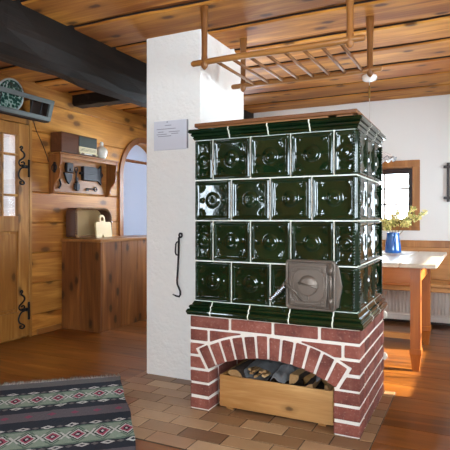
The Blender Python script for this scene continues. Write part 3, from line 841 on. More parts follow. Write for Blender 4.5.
hel = [p0 + (p1 - p0) * (i / 110) + (u * math.cos(i / 110 * 2 * PI * 10) + w * math.sin(i / 110 * 2 * PI * 10)) * .0105 for i in range(111)]
b.tube(hel, .0028, 6); b.build('spring_handle', 'chrome', lt)['label'] = 'coiled chrome handle'

# ------------------------------------------------------------------ firewood crate and what is in it
cx0, cx1, cy0, cy1 = .128, .772, .05, .44; cz1 = .192
t = thing('firewood_crate', 'pale pine firewood crate standing in the brick niche under the stove', 'crate', (.45, .24, .006))
b = MB(); b.box(cx0, cx1, cy0, cy0 + .016, .018, cz1, .003, 0, .7); b.build('front_board', 'crate_wood', t)
b = MB(); b.box(cx0, cx1, cy1 - .016, cy1, .018, cz1, .003); b.build('back_board', 'crate_wood', t)
for xa in (cx0, cx1 - .016):
    b = MB(); b.box(xa, xa + .016, cy0 + .016, cy1 - .016, .018, cz1, .003); b.build('side_board', 'crate_wood', t)
b = MB(); b.box(cx0 + .016, cx1 - .016, cy0 + .016, cy1 - .016, .020, .034, 0); b.build('bottom_board', 'crate_wood', t)
for xa in (cx0 + .04, cx1 - .08):
    b = MB(); b.box(xa, xa + .04, cy0 + .005, cy1 - .005, .006, .018, .002); b.build('runner', 'crate_wood', t)

def log(loc, length, r, ang, wedge, label, tilt=0, roll=0, bark=True):
    """a split log: part of a disc, bark outside, pale faces inside; built along x then turned"""
    b = MB(); n = 10; a0, a1 = -wedge / 2, wedge / 2
    prof = [(0, 0)] + [(r * math.sin(a0 + (a1 - a0) * i / n) * random.uniform(.94, 1.04), r * math.cos(a0 + (a1 - a0) * i / n)) for i in range(n + 1)]
    cz = sum(p[1] for p in prof) / len(prof); m = len(prof)
    vs, fb, fw = [], [], []
    for x in [-length / 2 + length * i / 6 for i in range(7)]:
        for p, q in prof: vs.append((x, p + random.uniform(-.002, .002), q - cz + random.uniform(-.002, .002)))
    for k in range(6):
        for j in range(m):
            f = (k * m + j, k * m + (j + 1) % m, (k + 1) * m + (j + 1) % m, (k + 1) * m + j)
            (fw if j in (0, m - 1) else fb).append(f)
    fw += [tuple(range(m)), tuple(6 * m + j for j in range(m))]
    b.add(vs, fb, 1 if bark else 0, .5); b.add(vs, fw, 0, random.random())
    o = b.build('firewood_log', ['log_wood', 'bark'], fix=True)
    o.location = loc; o.rotation_euler = (roll, tilt, ang)
    tag(o, label, 'firewood', 'firewood in the crate'); return o
log((.212, .215, .200), .24, .050, 1.52, 2.6, 'dark bark-covered log at the left end of the firewood crate', 0, .2)
log((.22, .25, .098), .28, .055, 1.55, 5.9, 'round bark-covered log low in the crate beneath the dark log')
log((.566, .205, .205), .22, .052, 1.45, 1.7, 'pale split log with its cut end facing out beside the newspapers', .0, 2.4)
log((.622, .200, .182), .22, .042, 1.62, 1.8, 'short pale split log leaning on the crate front right of centre', .0, -.8)
log((.46, .25, .095), .28, .055, 1.58, 5.9, 'thick round log lying deep in the middle of the firewood crate')
log((.728, .20, .182), .18, .030, 1.57, 1.6, 'small stick of firewood at the right end of the crate', .0, 1.2, False)
log((.345, .25, .088), .28, .048, 1.56, 5.9, 'round log in the crate under the kindling bundle')
log((.585, .25, .092), .28, .050, 1.56, 5.9, 'round log in the crate below the pale split logs')
log((.69, .25, .085), .26, .042, 1.56, 5.9, 'round bark-covered log at the bottom right of the crate')
# kindling bundle wrapped in newspaper
t = thing('kindling_bundle', 'newspaper bundle open at the end with pale kindling inside', 'kindling', (.335, .22, .19))
b = MB(); vs, fs = [], []; n = 22
for k in range(8):
    yy = .10 + .26 * k / 7
    for i in range(n):
        a = 2 * PI * i / n; rr = 1 + .09 * math.sin(a * 5 + k * .7)
        vs.append((.335 + .078 * math.cos(a) * rr + .0, yy + .01 * math.sin(a * 3), .208 + .043 * math.sin(a) * rr + .003 * k))
for k in range(7):
    for i in range(n): fs.append((k * n + i, k * n + (i + 1) % n, (k + 1) * n + (i + 1) % n, (k + 1) * n + i))
b.add(vs, fs, 0, .3, True); b.build('wrapping', 'newspaper', t)
for i, (a, q) in enumerate(((-.045, -.008), (-.022, .014), (-.012, -.016), (.010, .006), (.030, -.012), (.036, .014), (.052, -.002), (-.055, .012))):
    b = MB(); b.box(.335 + a - .011, .335 + a + .011, .095 + random.uniform(0, .03), .34, .208 + q - .006, .208 + q + .006, .002, 0, None, Matrix.Rotation(random.uniform(-.5, .5), 3, 'Y'))
    b.build('kindling_stick', 'log_wood', t)
def paper(loc, rz, rx, w, h, label, fold=.03):
    b = MB(); vs, fs = [], []; n = 12; k = 8
    for s in (0, 1):
        for i in range(n + 1):
            for j in range(k + 1):
                u, v = i / n - .5, j / k - .5
                z = fold * (math.cos(u * PI) - .4) + .010 * math.sin(u * 9 + v * 5) + .006 * math.sin(v * 14) - s * (.012 + .008 * v)
                vs.append((u * w, v * h, z))
    N = (n + 1) * (k + 1)
    for s in (0, 1):
        for i in range(n):
            for j in range(k):
                q = s * N + i * (k + 1) + j; f = (q, q + k + 1, q + k + 2, q + 1); fs.append(f if s == 0 else f[::-1])
    ring = [i * (k + 1) for i in range(n + 1)] + [n * (k + 1) + j for j in range(1, k + 1)] + [i * (k + 1) + k for i in range(n - 1, -1, -1)] + [j for j in range(k - 1, 0, -1)]
    for p, q in zip(ring, ring[1:] + ring[:1]): fs.append((p, q, q + N, p + N))
    b.add(vs, fs, 0, None, False); o = b.build('newspaper', 'newspaper', fix=True)
    o.location = loc; o.rotation_euler = (rx, .15, rz); return tag(o, label, 'newspaper')
paper((.468, .20, .224), -.12, .30, .085, .22, 'folded blue-grey newspaper right of the kindling bundle')
paper((.685, .225, .244), .4, .35, .10, .17, 'folded grey newspaper at the right of the firewood crate')

# ------------------------------------------------------------------ plaque and poker on the chimney
t = thing('wall_plaque', 'pale grey plaque with faint lines of writing on the white chimney', 'plaque', (-.41, .4, 1.526))
b = MB(); b.box(-.539, -.281, .385, .400, 1.527, 1.722, .002, 0); b.build('board', 'plaque', t)
b = MB(); b.box(-.2815, -.2765, .384, .400, 1.53, 1.72, .001, 0); b.build('side_strip', 'plaque_edge', t)
b = MB()
for (z, a, c) in ((1.690, -.45, -.40), (1.667, -.515, -.365), (1.648, -.505, -.46), (1.646, -.42, -.335), (1.632, -.515, -.435), (1.633, -.40, -.345), (1.619, -.505, -.40)):
    b.box(a, c, .3844, .3852, z - .002, z + .002, 0, 0)
b.tube([(-.43, .384, 1.714), (-.43, .38, 1.71)], .004, 8)
b.build('writing', 'ink', t)['label'] = 'faint grey lines of writing'
t = thing('poker_hook', 'black iron poker hanging on the front of the white chimney', 'poker', (-.34, .39, .55))
b = MB(); yk = .380
b.tube([(-.338, yk, .945), (-.340, yk, .85), (-.345, yk, .75), (-.352, yk, .66), (-.350, yk, .635), (-.338, yk, .61), (-.328, yk, .59), (-.327, yk, .566), (-.335, yk, .553), (-.36, yk, .556), (-.385, yk, .565)], [.0065] * 9 + [.006, .004], 8)
sh = b.build('shaft', 'iron', t)
b = MB(); b.tube([(-.336, yk, .915), (-.352, yk - .002, .912), (-.360, yk - .003, .90), (-.363, yk - .004, .845), (-.357, yk - .003, .828), (-.340, yk, .826)], .005, 8); b.build('loop', 'iron', t)
b = MB(); b.tube([(-.325 + .011 * math.cos(a), yk, .957 + .013 * math.sin(a)) for a in [2 * PI * i / 14 for i in range(14)]], .006, 8, closed=True); b.build('ring', 'iron', t)
b = MB(); b.tube([(-.325, .400, .968), (-.325, yk - .01, .966), (-.325, yk - .012, .975)], .004, 8); b.build('nail', 'iron', t)

# ------------------------------------------------------------------ cabinet and the things on it
CX, CY0, CY1 = -1.715, 1.25, 2.45
t = thing('low_cabinet', 'brown knotty pine cabinet standing against the log wall', 'cabinet', ((XL + CX) / 2, (CY0 + CY1) / 2, 0))
b = MB()
for a, c in ((XL + .002, -1.965), (-1.963, CX)): b.box(a, c, CY0, CY0 + .022, 0, .845, .003)
for a, c in ((CY0 + .022, 1.56), (1.562, 1.83), (1.832, 2.12), (2.122, CY1)): b.box(CX - .022, CX, a, c, 0, .845, .003)
b.box(XL + .002, CX - .022, CY1 - .02, CY1, 0, .845, .003)
b.build('body', 'cab_wood', t)
b = MB(); b.box(XL + .002, CX + .012, CY0 - .018, CY1 + .01, .845, .872, .004, 0, .6); b.build('top_board', 'cab_top', t)
ztop = .8725
# wicker tray standing on its side
t = thing('wicker_tray', 'brown wicker tray with beige inside standing on edge on the cabinet', 'tray', (-2.1, 1.54, ztop))
ty0, ty1, tz0, tz1, tx0, tx1 = 1.275, 1.805, ztop + .011, 1.172, -2.165, -2.035
def trr(e, n=8):
    o = []
    for cy, cz, a, r in ((ty1 - .11, tz1 - .11, 0, .11), (ty0 + .05, tz1 - .05, 90, .05), (ty0 + .03, tz0 + .03, 180, .03), (ty1 - .03, tz0 + .03, 270, .03)):
        o += arc(cy, cz, max(r - e, .004), a, a + 90, n)
    return o
b = MB(); O = trr(0); I = trr(.012); k = len(O)
vs = [(tx0, *p) for p in O] + [(tx1, *p) for p in O] + [(tx1, *p) for p in I] + [(tx0 + .01, *p) for p in I]; fs = []
for i in range(k):
    j = (i + 1) % k
    for q in range(3): fs.append((q * k + i, q * k + j, (q + 1) * k + j, (q + 1) * k + i))
b.add(vs, fs, 0, .4, True)
b.build('side_wall', 'wicker_dark', t, fix=True)
b = MB(); b.prism(trr(.004), 'x', tx0, tx0 + .01, 0, .5); b.build('tray_bottom', 'linen', t)
b = MB(); rp = [(tx1, *p) for p in trr(.006)]
b.tube(rp, .009, 8, closed=True)
b.build('rim', 'wicker_dark', t)
b = MB()
L = [Vector(p) for p in rp]; tot = 0; pts = []
for i in range(len(L)):
    a, c = L[i], L[(i + 1) % len(L)]; d = (c - a).length; m_ = max(1, int(d / .018))
    for q in range(m_): pts.append((a.lerp(c, q / m_), (c - a).normalized()))
for p, d in pts:
    o_ = Vector((0, -d.z, d.y)); ph = [p + o_ * (.0105 * math.cos(a)) + Vector((1, 0, 0)) * (.0105 * math.sin(a)) + d * (.004 * math.sin(a)) for a in [2 * PI * i / 8 for i in range(8)]]
    b.tube(ph, .003, 5, closed=True)
b.build('whipping', 'wicker_rim', t)
# cutting board leaning on the tray
o_len, h_, yc = .238, .158, 1.640
pts = [(-o_len / 2 + .012, 0), (-.036, 0), (-.030, .028), (-.016, .028), (-.010, 0), (o_len / 2 - .012, 0), (o_len / 2, .012), (o_len / 2, h_ - .015), (o_len / 2 - .015, h_), (-o_len / 2 + .015, h_), (-o_len / 2, h_ - .015), (-o_len / 2, .012)]
b = MB(); b.prism(pts, 'x', -.009, .009, 0, .5)
hc = -.012
ho = [(hc - .046, h_ - .004), (hc - .042, h_ + .03)] + [(hc + .042 * math.cos(a), h_ + .036 + .038 * math.sin(a)) for a in [PI - PI * i / 12 for i in range(1, 12)]] + [(hc + .042, h_ + .03), (hc + .046, h_ - .004)]
hi_ = [(hc + .018, h_ - .004), (hc + .024, h_ + .028)] + [(hc + .024 * math.cos(a), h_ + .034 + .018 * math.sin(a)) for a in [PI * i / 8 for i in range(1, 8)]] + [(hc - .024, h_ + .028), (hc - .018, h_ - .004)]
b.prism(ho + hi_, 'x', -.009, .009, 0, .5); b.box(-.009, .009, hc - .03, hc + .03, h_ - .01, h_ + .012, 0, 0, .5)
cbm = b.build('cutting_board', 'board_wood')
cbm.location = (-1.998, yc, ztop + .002); cbm.rotation_euler = (0, -.11, 0)
tag(cbm, 'cream cutting board with a holed handle leaning on the wicker tray', 'cutting board')

# ------------------------------------------------------------------ wall shelf
SY0, SY1, SX = 1.085, 1.925, -2.05
t = thing('wall_shelf', 'honey pine wall shelf with scalloped side brackets hung on the log wall', 'shelf', (-2.12, 1.53, 1.30))
b = MB(); b.box(XL, SX + .008, SY0 - .015, SY1 + .015, 1.672, 1.690, .004, 0, .6); b.build('shelf_board', 'shelf_wood', t)
b = MB(); b.box(XL, XL + .016, SY0 + .02, SY1 - .02, 1.325, 1.672, .002, 0, .5); b.build('back_board', 'shelf_wood', t)
prof = [(XL, 1.672), (SX, 1.672), (SX, 1.60), (SX - .006, 1.57), (SX - .022, 1.555), (SX - .01, 1.535), (SX - .008, 1.50), (SX - .02, 1.46), (SX - .05, 1.425), (SX - .075, 1.40), (SX - .085, 1.37), (SX - .09, 1.335), (SX - .105, 1.305), (XL, 1.30)]
for yb in (SY0, SY1 - .02):
    b = MB(); b.prism([(p, q) for p, q in prof], 'y', yb, yb + .02, 0, .5, .002); b.build('side_bracket', 'shelf_side', t)
b = MB(); b.box(SX - .014, SX - .002, SY0 + .02, SY1 - .02, 1.640, 1.672, .003, 0, .8); b.build('front_rail', 'shelf_wood', t)
# radio
RY0, RY1, RZ0, RZ1, RX = 1.10, 1.60, 1.691, 1.885, -2.052
t = thing('radio', 'old brown wooden table radio with a green dial on the wall shelf', 'radio', (-2.12, 1.38, RZ0))
b = MB(); b.box(XL + .003, RX, RY0, RY1, RZ0 + .006, RZ1, .01, 0, .5, None, 2); b.build('cabinet', 'radio_wood', t)
b = MB(); b.box(RX - .002, RX + .004, 1.330, 1.587, RZ0 + .085, RZ1 - .012, .002); b.build('speaker_cloth', 'dial_green', t)
b = MB(); b.box(RX - .002, RX + .005, 1.330, 1.587, RZ0 + .024, RZ0 + .085, .002); dl = b.build('dial', 'dial_cream', t)
b = MB()
for z in (RZ0 + .042, RZ0 + .055, RZ0 + .068): b.box(RX + .004, RX + .0058, 1.345, 1.572, z - .0015, z + .0015, 0)
for i in range(12): b.box(RX + .004, RX + .0058, 1.355 + i * .019, 1.358 + i * .019, RZ0 + .045, RZ0 + .064, 0)
b.box(RX + .004, RX + .006, 1.330, 1.587, RZ0 + .082, RZ0 + .088, 0)
b.build('scale_marks', 'dial_green', dl)
b = MB(); b.box(RX - .001, RX + .010, 1.405, 1.515, RZ0 + .010, RZ0 + .020, .002); b.build('push_buttons', 'porcelain', t)
for yk in (1.340, 1.575):
    b = MB(); b.lathe([(0, .016), (.009, .015), (.012, .008), (.012, 0)], (RX + .002, yk, RZ0 + .018), 16, mat=Matrix.Rotation(PI / 2, 4, 'Y')); b.build('knob', 'dial_cream', t, fix=True)
for yk in (RY0 + .04, RY1 - .04):
    b = MB(); b.box(-2.16, -2.08, yk - .01, yk + .01, RZ0, RZ0 + .007, 0); b.build('foot', 'cord', t)
# radio flex running up the wall
b = MB(); b.tube([(XL + .02, 1.062, 1.60), (XL + .008, 1.06, 1.645), (XL + .006, 1.035, 1.70), (XL + .006, .99, 1.78), (XL + .006, .93, 1.87), (XL + .006, .90, 1.945), (XL + .006, .89, 1.99)], .0035, 6)
tag(b.build('power_cord', 'cord', origin=(XL + .006, 1.0, 1.7)), 'thin brown cord running up the log wall beside the door', 'cord')
# jug
t = thing('stoppered_jug', 'small white painted bottle with stopper beside the radio', 'bottle', (-2.11, 1.735, 1.691))
b = MB(); b.lathe([(.0, 0), (.036, 0), (.042, .006), (.056, .04), (.064, .075), (.060, .10), (.042, .122), (.024, .132), (.019, .142), (.023, .148), (.017, .149)], (-2.11, 1.735, 1.691), 32)
b.build('body', 'milk', t, fix=True)
b = MB(); b.lathe([(.013, .145), (.020, .152), (.021, .170), (.014, .182), (0, .184)], (-2.11, 1.735, 1.691), 20); b.build('stopper', 'porcelain', t, fix=True)

# old locks and keys hung under the shelf
xh = XL + .016
def hang(name, label, cat, parts, group='old locks and keys on the shelf back board'):
    """parts: list of (part name, MB); the first point of the first fixes the place"""
    loc = parts[0][1].v[0]
    if len(parts) == 1:
        return tag(parts[0][1].build(name, 'old_iron', origin=loc, fix=True), label, cat, group)
    t = thing(name, label, cat, loc, group)
    for n, mb in parts: mb.build(n, 'old_iron', t, fix=True)
    return t
def key(y, z0, z1, side=1, horiz=False):
    b = MB()
    def Q(u, v): return (xh + .012, y + v, u) if not horiz else (xh + .012, u, y + v)
    b.tube([Q(z0, 0), Q(z1 - .045, 0)], .006, 8)
    bow = [Q(z1 - .025 + .022 * math.cos(a), .022 * math.sin(a)) for a in [2 * PI * i / 14 for i in range(14)]]
    b.tube(bow, .005, 8, closed=True)
    for u in (.008, .028): 
        p = Q(z0 + u, side * .016); b.box(xh + .008, xh + .016, p[1] - .012, p[1] + .012, p[2] - .008, p[2] + .008, .001)
    b.tube([Q(z1 - .06, 0), Q(z1 - .05, 0)], .010, 8)
    b.tube([(xh, *bow[0][1:]), (xh + .02, *bow[0][1:])], .003, 6)
    return b
b = MB(); b.box(xh, xh + .035, 1.275, 1.365, 1.52, 1.615, .006); b2 = MB(); b2.prism([(1.255, 1.515), (1.37, 1.515), (1.355, 1.45), (1.32, 1.405), (1.285, 1.44)], 'x', xh, xh + .022, 0, .5, .003)
b3 = MB(); b3.tube([(xh + .04, 1.32, 1.55), (xh + .02, 1.32, 1.55)], .012, 12)
hang('door_lock', 'tall black iron lock with pointed lower plate at the left under the shelf', 'lock', [('lock_case', b), ('escutcheon', b2), ('keyhole_boss', b3)])
hang('hanging_key', 'long upright iron key beside the tall pointed lock', 'key', [('key', key(1.425, 1.445, 1.585, 1))])
b = MB(); b.box(xh, xh + .02, 1.395, 1.475, 1.36, 1.42, .006); b.box(xh, xh + .03, 1.415, 1.45, 1.345, 1.44, .006)
hang('latch_plate', 'small dark latch plate below the long upright key', 'latch', [('latch', b)])
b = MB(); b.box(xh, xh + .045, 1.50, 1.70, 1.455, 1.60, .006)
b2 = MB(); b2.prism([(1.70, 1.47), (1.76, 1.455), (1.80, 1.42), (1.80, 1.49), (1.835, 1.53), (1.80, 1.565), (1.80, 1.635), (1.76, 1.60), (1.70, 1.585)], 'x', xh, xh + .022, 0, .5, .003)
b3 = MB(); b3.box(xh, xh + .03, 1.475, 1.50, 1.515, 1.54, .003); b4 = MB(); b4.box(xh + .045, xh + .05, 1.50, 1.70, 1.522, 1.534, .001); b4.ball((xh + .045, 1.76, 1.53), .0); b4 = b4
hang('box_lock', 'large rectangular iron box lock with arrow-shaped end plate', 'lock', [('lock_case', b), ('end_plate', b2), ('bolt', b3), ('cover_strip', b4)])
hang('lying_key', 'iron key hung level beneath the large box lock', 'key', [('key', key(1.375, 1.57, 1.74, -1, True))])
b = MB(); b.tube([(xh + .012, 1.19 + .022 * math.sin(i / 10 * PI), 1.36 + .09 * i / 10) for i in range(11)], .009, 8)
hang('iron_hook', 'curved iron hook low at the left beneath the shelf', 'hook', [('hook', b)])
b = MB(); b.tube([(SX - .075 + .03 * math.cos(a), SY0 - .006, 1.545 + .035 * math.sin(a)) for a in [2 * PI * i / 16 for i in range(16)]], .005, 8, closed=True)
b2 = MB(); b2.box(SX - .09, SX - .06, SY0 - .004, SY0, 1.50, 1.60, .001)
hang('ring_pull', 'iron ring pull fixed to the outside of the left shelf bracket', 'ring', [('ring', b), ('back_plate', b2)])

# ------------------------------------------------------------------ plate rack over the door and its plate
t = thing('plate_rack', 'weathered grey wooden rack frame leaning forward above the door', 'rack', (XL + .07, .45, 1.97))
PY0, PY1, PZ0, PZ1 = -.18, 1.03, 1.972, 2.165
def tilt(b, a=.30):
    piv = Vector((XL + .06, 0, PZ0)); R = Matrix.Rotation(a, 3, 'Y')
    b.v = [piv + R @ (v - piv) for v in b.v]; return b
xr0, xr1 = XL + .055, XL + .08
b = MB()
b.box(xr0, xr1, PY0, PY1, PZ0, PZ0 + .038, .003, 0, .5); b.box(xr0, xr1, PY0, PY1, PZ1 - .040, PZ1, .003, 0, .6)
b.box(xr0, xr1, PY1 - .045, PY1, PZ0 + .038, PZ1 - .04, .003, 0, .4); b.box(xr0, xr1, PY0, PY0 + .045, PZ0 + .038, PZ1 - .04, .003)
tilt(b).build('front_frame', 'rack_grey', t)
for yy in (.12, .46, .79, .90):
    b = MB(); b.box(xr0 + .006, xr0 + .014, yy - .004, yy + .004, PZ0 + .03, PZ1 - .03, 0); tilt(b).build('bar', 'iron', t)
b = MB(); b.box(XL, xr0 + .01, PY0, PY1, PZ0 - .012, PZ0 + .004, .002, 0, .5); b.build('bottom_board', 'grey_dark', t)
b = MB(); b.prism([(XL, PZ0), (XL + .062, PZ0), (XL + .10, PZ1 - .01), (XL, PZ1 - .01)], 'y', PY1 - .016, PY1 - .002, 0, .5); b.build('end_board', 'grey_dark', t)
b = MB(); b.box(XL, XL + .006, .86, PY1 - .016, PZ0 + .004, PZ1 - .02, 0); b.build('back_board', 'grey_dark', t)
t = thing('painted_plate', 'green and white painted plate standing behind the grey rack frame', 'plate', (XL + .045, .59, 1.978))
rm = Matrix.Rotation(PI / 2 + .18, 4, 'Y'); pc_ = Vector((XL + .032, .60, 2.124)); R_ = .145
b = MB(); b.lathe([(0, .004), (.085, .004), (.105, .012), (R_ - .012, .018), (R_ - .012, .014), (.1, .006), (.08, -.004), (0, -.004)], pc_, 40, mat=rm); b.build('plate_face', 'plate_glaze', t, fix=True)
b = MB(); b.tube([pc_ + rm.to_3x3() @ Vector(((R_ - .008) * math.cos(a), (R_ - .008) * math.sin(a), .016)) for a in [2 * PI * i / 40 for i in range(40)]], .0085, 8, closed=True); b.build('plate_rim', 'plate_rim', t)

# ------------------------------------------------------------------ drying rack under the ceiling
t = thing('drying_rack', 'ladder-like wooden drying rack hanging from the ceiling over the stove', 'drying rack', (.42, .4, ZC))
for (x, y) in ((.0, .11), (-.012, .69), (.838, .69), (.843, .11)):
    b = MB(); z0 = 1.935
    sec = [(2.334, .026), (2.25, .022), (2.16, .018), (2.02, .0165), (1.995, .019), (1.965, .022), (1.948, .017), (1.935, .006)]
    vs, fs = [], []
    for z, r in sec:
        for k in range(12):
            a = 2 * PI * k / 12; vs.append((x + r * math.cos(a) * 1.05, y + r * math.sin(a) * .85, z))
    for i in range(len(sec) - 1):
        for k in range(12): fs.append((i * 12 + k, i * 12 + (k + 1) % 12, i * 12 + 12 + (k + 1) % 12, i * 12 + 12 + k))
    fs.append(tuple(range(12))); fs.append(tuple((len(sec) - 1) * 12 + k for k in range(12)))
    b.add(vs, fs, 0, None, True); b.build('post', 'rack_post', t, fix=True)
for y, xa, xb2 in ((.11, -.085, .918), (.69, -.097, .909)):
    b = MB(); b.tube([(xa, y, 1.978), (xa + .01, y, 1.978), (.2, y, 1.981), (.6, y, 1.976), (xb2 - .01, y, 1.978), (xb2, y, 1.978)], [.013, .017, .018, .018, .017, .013], 10); b.build('rail', 'rack_wood', t)
for i in range(8):
    x = .065 + i * .103
    b = MB(); b.tube([(x, .10, 1.981), (x + .006, .70, 1.979)], .0095, 8); b.build('rung', 'rack_post', t)

# ------------------------------------------------------------------ table
t = thing('dining_table', 'pine dining table with pale top and straight legs under the window', 'table', (.72, 1.75, 0))
TX0, TX1, TY0, TY1, TZ = .22, 1.188, 1.14, 2.56, .762
b = MB()
for i in range(4):
    xa = TX0 + (TX1 - TX0) * i / 4; b.box(xa + .0006, xa + (TX1 - TX0) / 4 - .0006, TY0, TY1, TZ - .03, TZ, .006, 0)
b.build('table_top', 'table_top', t)
LX, LY = (.36, 1.043), (1.30, 2.135)
for x in LX:
    for y in LY:
        b = MB(); vs, fs = [], []
        sec = [(TZ - .03, .034), (.16, .034), (.155, .039), (.12, .039), (.112, .035), (0, .022)]
        for z, r in sec: vs += [(x - r, y - r, z), (x + r, y - r, z), (x + r, y + r, z), (x - r, y + r, z)]
        for i in range(len(sec) - 1):
            for j in range(4): fs.append((4 * i + j, 4 * i + (j + 1) % 4, 4 * i + 4 + (j + 1) % 4, 4 * i + 4 + j))
        fs += [(0, 1, 2, 3), tuple(4 * (len(sec) - 1) + j for j in range(4))]
        b.add(vs, fs, 0, None); b.build('leg', 'table_leg', t, fix=True)
for y in LY:
    b = MB(); b.box(LX[0] + .034, LX[1] - .034, y - .014, y + .014, .60, TZ - .03, .003, 0); b.box(LX[0] + .034, LX[1] - .034, y - .020, y + .018, .594, .612, .004, 0); b.build('apron', 'table_apron', t)
for x in LX:
    b = MB(); b.box(x - .014, x + .014, LY[0] + .034, LY[1] - .034, .60, TZ - .03, .003, 0); b.build('apron', 'table_apron', t)
b = MB(); b.box(LX[0] + .03, LX[1] - .03, LY[1] - .02, LY[1] + .02, .03, .08, .004, 0); b.build('stretcher', 'bench_wood', t)
# runner cloth
b = MB(); vs, fs = [], []
nx, ny = 24, 8
for i in range(nx + 1):
    for j in range(ny + 1):
        x, y = .25 + .66 * i / nx, 1.93 + .38 * j / ny
        vs.append((x, y, TZ + .0022 + .0008 * math.sin(x * 40) * math.cos(y * 37)))
for i in range(nx):
    for j in range(ny): k = i * (ny + 1) + j; fs.append((k, k + ny + 1, k + ny + 2, k + 1))
b.add(vs, fs, 0, .5, True)
for i in range(11):
    x = .29 + i * .058
    for q in range(3):
        yy = 1.965 + .012 * math.sin(i * 2 + q); a = random.uniform(0, 3)
        b.box(x - .012 + q * .010, x + q * .010, yy - .006 + q * .006, yy + q * .006, TZ + .0028, TZ + .0038, 0, 1, .5, Matrix.Rotation(a, 3, 'Z'))
tag(b.build('table_runner', ['runner', 'runner_blue'], origin=(.6, 2.1, TZ + .0004)), 'narrow white embroidered cloth lying on the dining table', 'cloth')
# vase and branches
VX, VY, VZ = .765, 2.2, TZ + .0035
t = thing('blue_vase', 'blue glazed jug-shaped vase on the dining table', 'vase', (VX, VY, VZ))
b = MB(); b.lathe([(0, 0), (.066, 0), (.071, .006), (.070, .03), (.064, .09), (.056, .14), (.053, .165), (.056, .178), (.053, .180), (.049, .168), (.050, .13), (.05, .1), (0, .1)], (VX, VY, VZ), 36)
b.build('body', 'blue_glaze', t, fix=True)
b = MB(); b.tube([(VX + .018 + .03 * 0, VY - .064 - .0, VZ + .06), (VX + .022, VY - .092, VZ + .08), (VX + .022, VY - .094, VZ + .12), (VX + .018, VY - .058, VZ + .15)], [.007, .009, .009, .007], 8); b.build('handle', 'blue_glaze', t)
def sprig(tip, bend, n_bl):
    t = thing('flowering_branch', 'twig with small yellow blossoms standing in the blue vase', 'branch', (VX, VY, VZ + .1), 'yellow flowering branches in the blue vase')
    d0 = Vector((tip[0] - VX, tip[1] - VY, 0)).normalized(); p0 = Vector((VX, VY, VZ + .115)) + d0 * .024; p2 = Vector(tip); p1 = Vector((VX, VY, VZ + .1)) + Vector(bend)
    path = [p0 * (1 - u) ** 2 + p1 * 2 * u * (1 - u) + p2 * u * u for u in [i / 12 for i in range(13)]]
    b = MB(); b.tube(path, [.0032 - .0018 * i / 12 for i in range(13)], 6)
    tw = []
    for i in (5, 7, 9):
        q = path[i] + Vector((random.uniform(-.04, .04), random.uniform(-.022, .022), random.uniform(.010, .05))); b.tube([path[i], (path[i] + q) / 2 + Vector((0, 0, .008)), q], [.002, .0017, .001], 5); tw += [path[i].lerp(q, f) for f in (.4, .65, .85, 1)]
    b.build('stem', 'twig', t)
    b = MB()
    sp = tw + [path[i].lerp(path[i + 1], random.random()) for i in [random.randint(5, 11) for _ in range(n_bl)]] + [path[-1]] * 2
    for p in sp:
        c = p + Vector([random.uniform(-.014, .014) for _ in range(3)])
        ax = Vector([random.uniform(-1, 1) for _ in range(3)]).normalized(); u = ax.orthogonal().normalized(); w = ax.cross(u); mi = 1 if random.random() < .3 else 0; tn = random.random()
        for k in range(4):
            a = k * PI / 2; d = u * math.cos(a) + w * math.sin(a); e = ax.cross(d); s_ = random.uniform(.015, .024)
            b.add([c, c + d * s_ * .5 + e * s_ * .32 + ax * .003, c + d * s_ + ax * s_ * .4, c + d * s_ * .5 - e * s_ * .32 + ax * .003], [(0, 1, 2, 3)], mi, tn)
    bl = b.build('blossom', ['yellow', 'leafgreen'], t); bl['kind'] = 'stuff'; bl['label'] = 'small yellow blossoms'
for tip, bend in (((1.035, 2.17, 1.125), (.11, -.01, .15)), ((.93, 2.31, 1.165), (.06, .05, .18)), ((.945, 2.06, 1.10), (.07, -.05, .16)), ((.815, 2.17, 1.155), (.015, -.01, .17)),
                  ((.745, 2.31, 1.11), (-.01, .05, .15)), ((.635, 2.22, 1.075), (-.06, .01, .13)), ((.71, 2.06, 1.07), (-.02, -.06, .14))):
    sprig(tip, bend, 34)

# ------------------------------------------------------------------ bench and radiator
t = thing('wall_bench', 'long pine bench with panelled back along the white wall', 'bench', (1.3, 2.85, 0))
b = MB(); b.box(.0, 2.66, 2.62, 3.0, .425, .458, .005, 0, .5); b.build('seat', 'bench_wood', t)
b = MB(); b.box(.0, 2.66, 2.64, 2.665, .375, .425, .004, 0, .6); b.build('seat_rail', 'bench_wood', t)
b = MB(); b.box(.0, 2.66, 3.0, 3.022, .458, .80, .003, 0, .5); b.box(.0, 2.66, 3.0, 3.045, .40, .458, .0, 0, .5); b.build('backrest', 'bench_wood', t)
b = MB(); b.box(.0, 2.66, 2.985, 3.048, .776, .845, .005, 0, .3); b.build('top_rail', 'trim_wood', t)
for x in (.04, 1.36, 2.6):
    b = MB(); b.box(x - .02, x + .02, 2.66, 3.0, 0, .425, .004, 0); b.build('leg', 'bench_wood', t)
t = thing('radiator', 'cream ribbed radiator low on the wall beneath the bench', 'radiator', (.8, 2.94, .05))
b = MB(); b.box(.12, 1.30, 2.952, 2.966, .10, .39, .004, 0, .5)
x = .13
while x < 1.285: b.tube([(x, 2.95, .115), (x, 2.95, .375)], .009, 8, 0, .5); x += .033
b.build('panel', 'radiator', t)
b = MB(); b.box(.12, 1.30, 2.93, 2.975, .04, .10, .006, 0, .5); b.build('bottom_rail', 'radiator', t)
b = MB(); b.box(.12, 1.30, 2.935, 2.98, .385, .40, .004, 0, .5); b.build('top_grille', 'radiator', t)
for x in (.2, 1.22):
    b = MB(); b.box(x - .02, x + .02, 2.945, 2.97, 0, .042, .002); b.build('foot', 'radiator', t)

